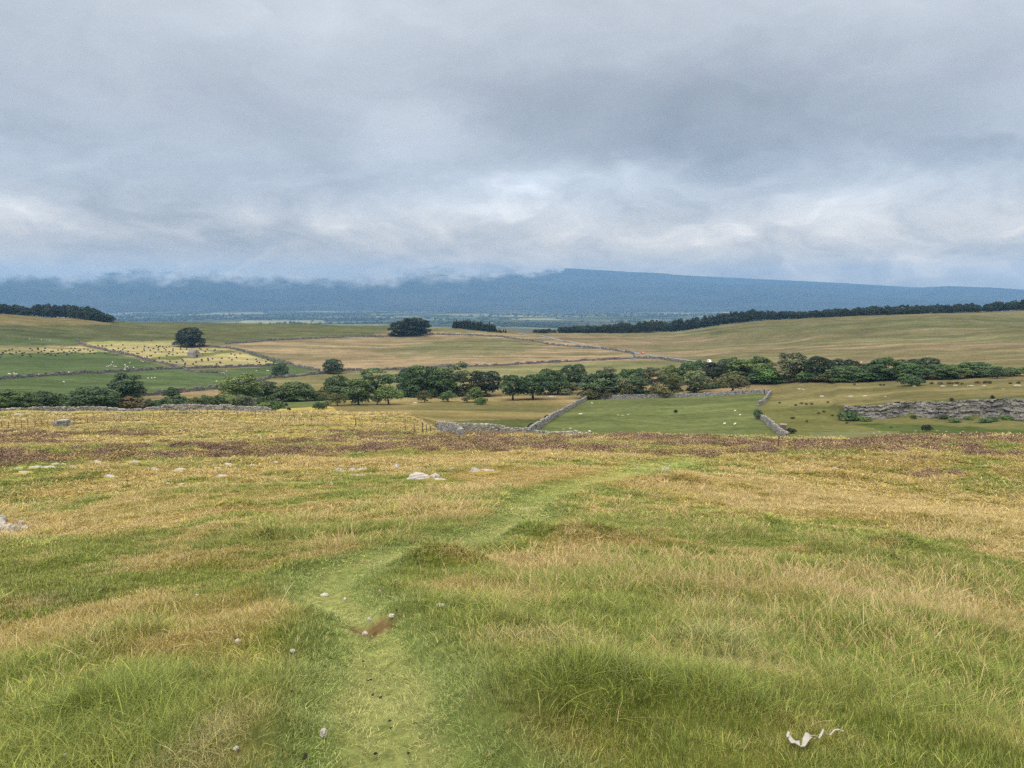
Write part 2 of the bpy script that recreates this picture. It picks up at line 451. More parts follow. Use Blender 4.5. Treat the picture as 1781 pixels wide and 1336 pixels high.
def fg_colour(x, y):
    """colour of the standing grass near the camera and how dry it is"""
    r = np.hypot(x, y); a = np.arctan2(x, y); pd = path_d(x, y)
    n1 = fbm(x / 3.3, y / 3.3, 3, 51); n2 = fbm(x / 11, y / 8, 3, 57); n3 = fbm(x / .9, y / .9, 2, 61)
    green = A(120, 132, 67); bluegreen = A(124, 132, 96); olive = A(146, 139, 76); gold = A(158, 148, 88); orange = A(160, 141, 86)
    c = np.empty((*x.shape, 3))
    dry = np.clip(.08 + .27 * sm(r, 4, 26) + .16 * sm(r, 16, 45) + 1.7 * (n1 - .5) + 1.3 * (n2 - .5) + 1.5 * (n3 - .5), 0, 1) * (.8 + .2 * sm(r, 3.5, 9))
    for mx, my, rx, ry, h in MOUNDS[:2] + MOUNDS[6:10]: dry = dry * (1 - .75 * np.exp(-(((x - mx) / rx) ** 2 + ((y - my) / ry) ** 2) / 3.2))
    w = sm(dry, .0, .55)[..., None]; c[:] = green * (1 - w) + olive * w
    w = sm(dry, .5, .95)[..., None]; c[:] = c * (1 - w) + gold * w
    w = (sm(n2, .46, .62) * sm(r, 12, 24) * (1 - sm(r, 44, 60)) * .6)[..., None]; c[:] = c * (1 - w) + orange * w
    w = (sm(n3, .55, .75) * sm(n1, .5, .38) * (1 - sm(r, 8, 16)) * .8)[..., None]; c[:] = c * (1 - w) + bluegreen * w
    # golden slope beyond the heather
    w = (sm(r, 95, 115) * .9)[..., None]; c[:] = c * (1 - w) + (A(150, 138, 82) * sm(n2, .3, .5)[..., None] + A(128, 130, 72) * (1 - sm(n2, .3, .5))[..., None]) * w
    # the trodden way
    pc = A(122, 137, 82); pm = A(140, 146, 96); pf = (1 - .55 * sm(r, 12, 26))
    w = ((1 - sm(pd, .75, 1.6)) * pf)[..., None]; c[:] = c * (1 - w) + pc * w
    w = ((1 - sm(pd, .38, .66)) * (.45 + .5 * sm(n3, .32, .6)) * pf)[..., None]; c[:] = c * (1 - w) + pm * w
    dry = dry * sm(pd, .8, 2.0)
    return c, dry

REG = []   # (polygon in photo pixels, rmin, rmax, colour, amount)
def reg(P, c, rmin=118, rmax=1300, k=1.0): REG.append((P, rmin, rmax, c, k))
reg([(-900,520),(3000,520),(3000,700),(-900,700)], A(140,124,96))
reg([(-900,500),(200,540),(690,562),(690,572),(640,584),(380,598),(300,592),(150,595),(-900,592)], A(99,102,66))
reg([(-900,500),(200,556),(190,565),(-900,575)], A(138,122,82), k=.7)
reg([(-900,575),(60,573),(180,585),(150,594),(-900,594)], A(84,92,58), k=.6)
reg([(-900,590),(135,590),(142,600),(-900,606)], A(90,104,66))
reg([(-900,606),(150,603),(178,607),(192,614),(-900,622)], A(172,160,112))
reg([(-900,622),(192,613),(240,625),(318,643),(420,641),(490,634),(560,646),(470,656),(400,680),(250,690),(-900,695)], A(90,108,68))
reg([(-900,676),(250,690),(440,676),(500,672),(700,690),(500,712),(-900,716)], A(104,116,70))
reg([(145,595),(310,593),(330,603),(400,607),(485,633),(322,641),(240,622),(180,609)], A(174,162,112))
reg([(262,622),(330,619),(352,615),(400,609),(412,612),(362,620),(330,624),(268,626)], A(112,122,68))
reg([(150,594),(310,592),(312,595),(200,597),(160,600)], A(150,160,84), k=.7)
reg([(402,607),(416,606),(562,646),(556,650),(490,634)], A(92,108,66))
reg([(246,690),(395,676),(396,690),(260,700)], A(156,134,102))
reg([(246,697),(395,687),(470,690),(470,706),(246,706)], A(100,118,62), k=.9)
reg([(380,600),(690,586),(760,566),(900,578),(1100,612),(1104,626),(560,648),(430,608)], A(158,138,108))
reg([(640,612),(820,586),(900,592),(960,600),(880,618),(700,622)], A(128,124,88), k=.7)
reg([(700,600),(860,588),(960,590),(900,606),(730,612)], A(112,116,78), k=.5)
reg([(560,650),(1104,628),(1190,631),(1190,660),(850,672),(560,668)], A(136,134,92))
reg([(470,655),(660,650),(700,672),(520,690),(400,690)], A(130,124,82), k=.8)
reg([(690,576),(760,568),(900,578),(960,577),(1130,579),(1320,556),(1800,536),(3000,530),(3000,575),(1500,590),(1150,586)], A(116,114,78), k=.75)
reg([(1180,575),(1800,545),(3000,540),(3000,556),(1500,572),(1200,583)], A(104,108,72), k=.55)
reg([(1120,606),(1500,588),(1800,584),(3000,580),(3000,592),(1500,598),(1140,612)], A(118,122,80), k=.55)
reg([(1150,622),(1500,610),(3000,600),(3000,614),(1500,622),(1200,632)], A(126,126,84), k=.5)
reg([(1300,642),(1800,625),(3000,620),(3000,634),(1500,640)], A(122,124,78), k=.45)
reg([(560,700),(700,690),(860,690),(1030,690),(1022,698),(918,757),(740,760),(600,720)], A(142,128,84))
reg([(820,655),(1016,690),(1010,700),(780,690)], A(158,138,100), k=.6)
reg([(760,700),(990,700),(950,716),(700,712)], A(124,118,74), k=.6)
reg([(760,734),(950,728),(920,760),(740,762)], A(84,94,56), k=.9)
reg([(1100,650),(1345,650),(3000,630),(3000,690),(1340,684),(1190,690),(1100,690)], A(154,134,100))
reg([(1340,668),(1500,664),(3000,650),(3000,700),(1460,712),(1330,705)], A(132,124,80), k=.85)
reg([(1330,690),(1470,704),(1800,686),(3000,670),(3000,800),(1370,800),(1315,715)], A(104,110,68), k=.9)
reg([(1330,688),(1460,690),(1470,705),(1330,706)], A(136,126,82), k=.6)
reg([(1470,726),(3000,726),(3000,745),(1800,747),(1560,738)], A(132,128,76), k=.9)
reg([(1480,738),(1600,738),(1800,750),(3000,752),(3000,765),(1640,762),(1560,752)], A(82,98,52), k=.9)
reg([(1400,752),(1560,748),(1580,758),(1420,766)], A(126,132,98), k=.6)
reg([(918,757),(960,727),(1022,695),(1180,690),(1341,684),(1318,715),(1322,727),(1345,745),(1375,770),(920,790)], A(108,118,72))

soilc = rayhit(H, 645, 1104, 1.5, 20)
def soil_mask(x, y):
    q = np.hypot((x - soilc[0]) / .21, (y - soilc[1]) / .16)
    return 1 - sm(q * (.6 + .8 * fbm(x * 9, y * 9, 3, 199)), .6, 1.1)

def ground_colour(x, y, z):
    r = np.hypot(x, y)
    px, py = project(x, np.maximum(y, .3), z)
    fg, dry = fg_colour(x, y)
    straw = A(150, 118, 66)
    w = (.35 * dry)[..., None]
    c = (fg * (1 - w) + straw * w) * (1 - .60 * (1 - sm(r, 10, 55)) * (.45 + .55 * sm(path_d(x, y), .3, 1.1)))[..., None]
    hm = (heather_mask(x, y) * .85)[..., None]
    c = c * (1 - hm) + A(114, 102, 78) * hm
    sk = soil_mask(x, y)[..., None]; c = c * (1 - sk) + A(92, 78, 58) * sk
    m = (r > 118) & (y > 20)
    xs, ys = x[m], y[m]; rs = r[m]
    jx = (fbm(xs / 6, ys / 6, 2, 81) - .5) * 8; jy = (fbm(xs / 9, ys / 9, 3, 83) - .5) * 4
    ppx, ppy = px[m] + jx, py[m] + jy; cs = c[m]
    # only ground behind the near brow belongs to the valley regions
    beyond = rs > np.interp(ppx, [0, 250, 500, 680, 800, 950, 1781], [216, 212, 206, 172, 118, 100, 100])
    stripe = (fbm(xs / 60, ys / 14, 4, 91) - .5)
    streak = fbm(xs / 130, ys / 24, 4, 95)
    for P, r0, r1, colr, k in REG:
        w = inpoly(ppx, ppy, P) & (rs > r0) & (rs < r1) & beyond
        if not w.any(): continue
        cc = colr[None, :] * (1 + .75 * stripe[w])[:, None]
        ol = (sm(streak[w], .5, .62) * (.55 if colr[0] > colr[1] else .25))[:, None]; cc = cc * (1 - ol) + np.minimum(A(104, 104, 70), colr)[None, :] * ol
        cc = (.86 * cc + .14 * cc.mean(1, keepdims=True)) * .62 * np.array([.97, 1.0, 1.0])
        cs[w] = cs[w] * (1 - k) + cc * k
    far = sm(rs, 1150, 1400)[:, None]
    cs = cs * (1 - far) + A(90, 110, 60) * far
    c[m] = cs
    return np.clip(c, .004, .8)

# ---------------------------------------------------------------- ground mesh (one polar sheet)
az_f = np.concatenate([np.linspace(-math.pi, -.80, 46)[:-1], np.linspace(-.80, .80, 1400), np.linspace(.80, math.pi, 46)[1:]])
rad = np.concatenate([[.05, .4, .8], np.geomspace(1.1, 200, 430), np.geomspace(201.2, 1200, 420), np.geomspace(1215, 3000, 50)])
def polar_grid(az, rad, hf):
    a, r = np.meshgrid(az, rad); x = r * np.sin(a); y = r * np.cos(a); z = hf(x, y)
    nr, na = a.shape; i = np.arange(nr - 1)[:, None] * na + np.arange(na - 1)[None, :]
    F = np.stack([i, i + 1, i + na + 1, i + na], -1).reshape(-1, 4)[:, ::-1]
    return x.ravel(), y.ravel(), z.ravel(), F
gx, gy, gz, gF = polar_grid(az_f, rad, H)
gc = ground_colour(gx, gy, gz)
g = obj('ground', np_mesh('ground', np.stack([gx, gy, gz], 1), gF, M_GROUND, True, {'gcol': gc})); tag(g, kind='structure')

# trodden path: a sheet a few mm above the ground
PATHF = []
for p0, p1 in zip(PATH[:-1], PATH[1:]):
    k = max(1, int(np.hypot(*(p1 - p0)[:2]) / .10)); PATHF += [p0 + (p1 - p0) * t / k for t in range(k)]
PATHF = np.array(PATHF); PATH_S = PATH; PATH = PATHF
pv, L = [], len(PATH)
for i in range(L):
    d = PATH[min(i+1, L-1), :2] - PATH[max(i-1, 0), :2]; d /= np.linalg.norm(d); nrm = np.array([d[1], -d[0]])
    for s in np.linspace(-.5, .5, 21):
        q = PATH[i, :2] + nrm * s * PATH[i, 2] * (1 + .22 * (vnoise(np.array([i * .09 + 7 * (s > 0)]), np.array([0.]), 191)[0] - .5)); pv.append(q)
pv = np.array(pv); pz = H(pv[:, 0], pv[:, 1]) + np.tile(.012 - .03 * np.abs(np.linspace(-1, 1, 21)) ** 4, L)
i = (np.arange(L - 1)[:, None] * 21 + np.arange(20)[None, :])
pF = np.stack([i, i + 1, i + 22, i + 21], -1).reshape(-1, 4)
tag(obj('path', np_mesh('path', np.column_stack([pv, pz]), pF, M_GROUND, True, {'gcol': ground_colour(pv[:, 0], pv[:, 1], pz) * 1.0})), kind='structure')
PATH = PATH_S

# ---------------------------------------------------------------- distant valley and fells
def valley_h(x, y):
    return -152 + (fbm(x / 900, y / 900, 3, 101) - .5) * 26
def valley_mat():
    m, nt, b = new_mat('valley_fields', 1.0, 0)
    pos = N(nt, 'ShaderNodeNewGeometry').outputs['Position']
    vo = N(nt, 'ShaderNodeTexVoronoi'); setin(vo, Scale=.0022, Randomness=1.0); nt.links.new(pos, vo.inputs['Vector'])
    c = ramp(nt, vo.outputs['Color'], [(.0, (.03,.042,.032)), (.35, (.05,.062,.04)), (.6, (.085,.098,.06)), (.8, (.19,.20,.13)), (1., (.05,.062,.04))])
    n = noise(nt, pos, .0013, 5, .6)
    c = mixc(nt, 1.0, c, ramp(nt, n, [(.35, (.5,.55,.5)), (.65, (1.35,1.3,1.2))]), 'MULTIPLY')
    nt.links.new(c, b.inputs['Base Color']); return m
va = np.linspace(-.86, .86, 260)
vx, vy, vz, vF = polar_grid(va, np.geomspace(2300, 10800, 120), valley_h)
tag(obj('valley_floor', np_mesh('valley_floor', np.stack([vx, vy, vz], 1), vF, valley_mat(), True)), kind='structure')

CRESTPX = [-800,0,60,150,180,262,350,480,560,700,800,900,985,1060,1200,1340,1420,1500,1560,1600,1650,1720,1781,2600]
CRESTPY = [462,462,461,460,460,462,460,458,458,458,458,461,466.5,471,479.5,486.5,490,494.5,498,500,497.5,500,504,530]
_ca = np.array([az_of(p) for p in CRESTPX]); _ct = np.array([tan_el(p, q) for p, q in zip(CRESTPX, CRESTPY)])
def hills_h(x, y):
    r = np.hypot(x, y); a = np.arctan2(x, y)
    rc = 15500 + 900 * np.sin(a * 3 + 1)
    t = np.interp(a, _ca, _ct)
    t0 = (r - 9400) / (rc - 9400)
    s = np.where(t0 < 1, sm(t0, -.05, 1.02) * .75 + .25 * np.clip(t0, 0, 1), 1 - .35 * (t0 - 1))
    n = (fbm(x / 1900, y / 1900, 5, 111) - .5) * 260 * np.clip(s * (1.03 - s) * 4, 0, 1) * (t0 < 1)
    return -156 + (t * rc + 156) * s + n * (1 - sm(t0, .8, 1.0)) + (vnoise(a * 160, r * 0, 117) - .5) * 5 * sm(t0, .7, 1)
ha = np.linspace(-.86, .86, 1700)
hx, hy, hz, hF = polar_grid(ha, np.concatenate([np.linspace(9200, 12000, 80), np.linspace(12020, 17400, 330), np.linspace(17420, 17500, 3)]), hills_h)
hpx, hpy = project(hx, hy, hz)
# where the fell has gone up into the cloud: base of the cloud along the fell, ragged
cb = np.interp(hpx, [-900,0,60,140,170,190,262,275,350,480,520,690,712,760,800,880,935,975,992,3000], [488,488,487,487,485,480,482,486,487,491,494,494,486,478,479,477,476,471,450,330])
wq = (fbm(hpx / 70, hpy / 40, 4, 121, .5) - .5) * 22 + (fbm(hpx / 18, hpy / 9, 4, 127, .6) - .5) * 18
soft = np.interp(hpx, [0, 480, 690, 760, 985], [12, 13, 14, 12, 7])
alpha = sm(hpy - cb - wq, -soft, soft)
def hill_mat():
    m, nt, b = new_mat('fell_side', 1.0, 0)
    pos = N(nt, 'ShaderNodeNewGeometry').outputs['Position']
    n1 = noise(nt, pos, .0009, 6, .6, .8); n2 = noise(nt, pos, .006, 5, .6)
    c = ramp(nt, n1, [(.3, (.022,.027,.022)), (.5, (.036,.040,.028)), (.62, (.052,.052,.034)), (.75, (.036,.038,.03))])
    c = mixc(nt, 1.0, c, ramp(nt, n2, [(.35, (.88,.88,.88)), (.7, (1.12,1.12,1.1))]), 'MULTIPLY')
    nt.links.new(c, b.inputs['Base Color'])
    at = N(nt, 'ShaderNodeAttribute', attribute_name='incloud').outputs['Fac']
    nt.links.new(at, b.inputs['Alpha']); return m
tag(obj('hills', np_mesh('hills', np.stack([hx, hy, hz], 1), hF, hill_mat(), True, {'incloud': alpha})), kind='structure')

# ---------------------------------------------------------------- trees
def leaf_cards(C, Nrm, size, val):
    """little bent leaf sprays: two triangles sharing an edge, one per point"""
    n = len(C)
    up = rng.normal(size=(n, 3)); u = np.cross(Nrm, up); u /= np.linalg.norm(u, axis=1)[:, None] + 1e-9
    w = np.cross(Nrm, u); s = size[:, None]
    b = Nrm * s * rng.uniform(-.35, .35, (n, 1))
    V = np.stack([C - u*s*.5 - b, C + w*s*.38, C + u*s*.5 - b, C - w*s*.42], 1).reshape(-1, 3)
    F = (np.arange(n) * 4)[:, None] + np.array([[0, 3, 2, 1]])
    return V, F, np.repeat(val, 4)

def crown_mesh(name, Hc, W, base, nl, lr, nleaf, lsize, shape='dome', loose=.12, up=.35):
    """crown of many leaf sprays gathered on branch lobes"""
    Lb = []
    hh = (Hc - base)
    tries = 0
    while len(Lb) < nl and tries < 4000:
        tries += 1
        q = rng.uniform(-1, 1, 3); zz = (q[2] + 1) / 2
        if shape == 'dome': lim = math.sqrt(max(0, 1 - (max(zz - .38, 0) / .62) ** 2)) * (1 if zz > .38 else .74 + .26 * zz / .38)
        elif shape == 'full': lim = math.sqrt(max(0, 1 - (max(zz - .3, 0) / .7) ** 2)) * (1 if zz > .3 else .88 + .12 * zz / .3)
        elif shape == 'oval': lim = math.sqrt(max(0, 1 - ((zz - .5) / .5) ** 2)) ** .7
        elif shape == 'flat': lim = math.sqrt(max(0, 1 - zz ** 2.5)) * (.6 + .4 * min(1, zz / .3))
        else: lim = 1 - zz
        rad = math.hypot(q[0], q[1])
        if rad > lim or (rad < .45 * lim and zz < .75): continue
        rr = lr * W * rng.uniform(.5, 1.35)
        c = np.array([q[0] * (W/2 - rr * .7), q[1] * (W/2 - rr * .7), base + rr * .55 + zz * (hh - rr * 1.5)])
        if any(np.linalg.norm(c - l[0]) < .62 * (rr + l[1]) * .75 for l in Lb): continue
        Lb.append((c, rr, rng.uniform(.2, .8)))
    Cs, Ns, Sz, Vl = [], [], [], []
    tot = sum(l[1] ** 2 for l in Lb)
    for c, rr, v in Lb:
        k = int(nleaf * rr * rr / tot) + 6
        d = rng.normal(size=(k, 3)); d /= np.linalg.norm(d, axis=1)[:, None]
        d[:, 2] = np.where(d[:, 2] < -.35, -d[:, 2], d[:, 2])
        t = rng.uniform(.62, 1 + loose, (k, 1)) ** .6
        P = c + d * rr * t * np.array([1, 1, .78])
        keep = np.ones(k, bool)
        for c2, r2, _ in Lb:
            if c2 is not c: keep &= np.linalg.norm((P - c2) / np.array([1, 1, .78]), axis=1) > r2 * .72
        P, d = P[keep], d[keep]; k = len(P)
        nn = d + rng.normal(size=(k, 3)) * .55 + np.array([0, 0, up]); nn /= np.linalg.norm(nn, axis=1)[:, None]
        Cs.append(P); Ns.append(nn); Sz.append(lsize * rng.uniform(.6, 1.4, k)); Vl.append(np.clip(v + rng.normal(size=k) * .17, 0, 1))
    V, F, a = leaf_cards(np.concatenate(Cs), np.concatenate(Ns), np.concatenate(Sz), np.concatenate(Vl))
    return np_mesh(name, V, F, M_LEAF, False, {'val': a}), Lb

def trunk_mesh(name, base, Lb, r0, spread=1.0, lean=0):
    mb = MB()
    tz = base + .25 * (max(l[0][2] for l in Lb) - base)
    P = [np.array([0, 0, -.6]), np.array([0, 0, .05]), np.array([lean*.3, .05, tz*.5]), np.array([lean, .1, tz])]
    mb.tube(P, [r0*1.5, r0*1.15, r0*.85, r0*.6], 7)
    for c, rr, _ in sorted(Lb, key=lambda l: l[0][2])[::max(1, len(Lb)//7)]:
        s = P[2] + (P[3] - P[2]) * rng.uniform(.1, .9)
        mid = (s + c) / 2 + np.array([0, 0, -.06 * np.linalg.norm(c - s)])
        mb.tube([s, mid, c], [r0*.42, r0*.28, r0*.1], 5)
    return mb.mesh(name, M_BARK, True)

PROTO = {}
def proto(kind, name, var, **k):
    base = k.pop('base'); r0 = k.pop('r0'); lean = k.pop('lean', 0)
    for v in range(var):
        cm, Lb = crown_mesh('crown', base=base, **k)
        zs = np.empty(len(cm.vertices) * 3, np.float32); cm.vertices.foreach_get('co', zs); zs = zs.reshape(-1, 3)
        hgt = zs[:, 2].max(); wid = (np.percentile(zs[:, 0], 99) - np.percentile(zs[:, 0], 1))
        PROTO.setdefault(kind, []).append((name, cm, trunk_mesh('trunk', base, Lb, r0, lean=lean), hgt, wid))
proto('round', 'broadleaf_tree', 5, Hc=11, W=11, base=.0, nl=44, lr=.165, nleaf=7000, lsize=.52, shape='full', r0=.34)
proto('open', 'broadleaf_tree', 3, Hc=11, W=11, base=1.5, nl=30, lr=.17, nleaf=5000, lsize=.52, shape='dome', r0=.34)
proto('wood', 'broadleaf_tree', 4, Hc=11, W=11, base=.0, nl=30, lr=.2, nleaf=1700, lsize=.95, shape='full', r0=.34)
proto('tall', 'broadleaf_tree', 3, Hc=14, W=9.5, base=.3, nl=36, lr=.17, nleaf=4200, lsize=.62, shape='oval', r0=.34)
proto('ash', 'ash_tree', 3, Hc=13, W=8.5, base=.4, nl=46, lr=.14, nleaf=3600, lsize=.5, shape='oval', loose=.45, r0=.3)
proto('thorn', 'hawthorn_tree', 4, Hc=6, W=6.5, base=.7, nl=28, lr=.16, nleaf=2400, lsize=.36, shape='flat', loose=.4, r0=.2, lean=.4)
proto('bush', 'bush', 4, Hc=4, W=5.5, base=.05, nl=20, lr=.2, nleaf=2200, lsize=.38, shape='dome', loose=.25, r0=.1)

def conifer_proto():
    for v in range(3):
        Hc = 12 + v; C, Nn, S, Vv = [], [], [], []
        for lev in np.linspace(.08, 1, 24):
            z = Hc * lev; R = 1.9 * (1 - lev) ** .8 + .12; k = int(10 + 60 * (1 - lev))
            a = rng.uniform(0, 2*math.pi, k); q = R * rng.uniform(.45, 1.05, k)
            P = np.stack([np.cos(a)*q, np.sin(a)*q, z - q * .28 + rng.normal(size=k)*.15], 1)
            nn = np.stack([np.cos(a)*.6, np.sin(a)*.6, np.ones(k)*.8], 1) + rng.normal(size=(k, 3))*.35
            C.append(P); Nn.append(nn / np.linalg.norm(nn, axis=1)[:, None]); S.append(rng.uniform(.45, .9, k)); Vv.append(np.clip(.45 + rng.normal(size=k)*.2, 0, 1))
        V, F, a = leaf_cards(np.concatenate(C), np.concatenate(Nn), np.concatenate(S), np.concatenate(Vv))
        mb = MB(); mb.tube([(0,0,-.6), (0,0,Hc*.5), (0,0,Hc*.97)], [.26, .15, .03], 6)
        PROTO.setdefault('conifer', []).append(('conifer_tree', np_mesh('crown', V, F, M_LEAF, False, {'val': a}), mb.mesh('trunk', M_BARK, True), Hc, 3.6))
conifer_proto()
def dead_proto():
    mb = MB(); mb.tube([(0,0,-.4),(0,0,1.2),(.2,0,2.4)], [.2,.16,.1], 6)
    tw = MB()
    for k in range(16):
        a = rng.uniform(0, 6.28); z0 = rng.uniform(1.2, 2.4); l = rng.uniform(.9, 2.2); e = rng.uniform(.2, 1.2)
        p0 = np.array([.1, 0, z0]); p1 = p0 + l*.5*np.array([math.cos(a), math.sin(a), e]); p2 = p1 + l*.5*np.array([math.cos(a+.5), math.sin(a+.5), e*.6])
        tw.tube([p0, p1, p2], [.07, .045, .015], 4)
    PROTO['dead'] = [('dead_tree', tw.mesh('branches', flat_mat('bleached_branch', (.25,.2,.17), .9, .2, 5)), mb.mesh('trunk', M_BARK, True), 4.0, 3.4)]
dead_proto()

TINT = {'dk': (0.053,0.094,0.043), 'vd': (0.023,0.040,0.023), 'mid': (0.077,0.132,0.048), 'lt': (0.109,0.164,0.055), 'gry': (0.113,0.136,0.073), 'oli': (0.099,0.110,0.043), 'brn': (0.096,0.082,0.039), 'bri': (0.074,0.138,0.039), 'blu': (0.058,0.096,0.054)}
CAT = {'bush': 'bush'}
def put_tree(x0, x1, yt, yb, kind, tint, label, rmin=235, group=None, loc=None, rmax=1300, part=True):
    p = loc if loc is not None else hit((x0 + x1) / 2, yb, rmin, rmax)
    dist = p.y * CP - p.z * SP
    h = (yb - yt) / FPX * dist; w = (x1 - x0) / FPX * dist
    name, cm, tm, h0, w0 = random.choice(PROTO[kind])
    k = h / h0; kw = w / w0 * (1.12 if part and kind not in ('conifer', 'dead', 'wood') else 1)
    o = empty(name, p, 0); tag(o, label, CAT.get(kind, 'tree'), group)
    c = obj(cm.name.split('.')[0], cm, o); t = obj('stem' if kind == 'bush' else 'trunk', tm, o)
    rz = random.uniform(0, 6.28) if abs(kw / k - 1) < .5 else random.choice((0, math.pi))
    for q in (c, t): q.rotation_euler = (0, 0, rz)
    o.scale = (kw, kw, k)
    j = rng.uniform(.85, 1.15)
    c.color = tuple(v * j * rng.uniform(.95, 1.05) for v in TINT[tint]) + (1,)
    return o

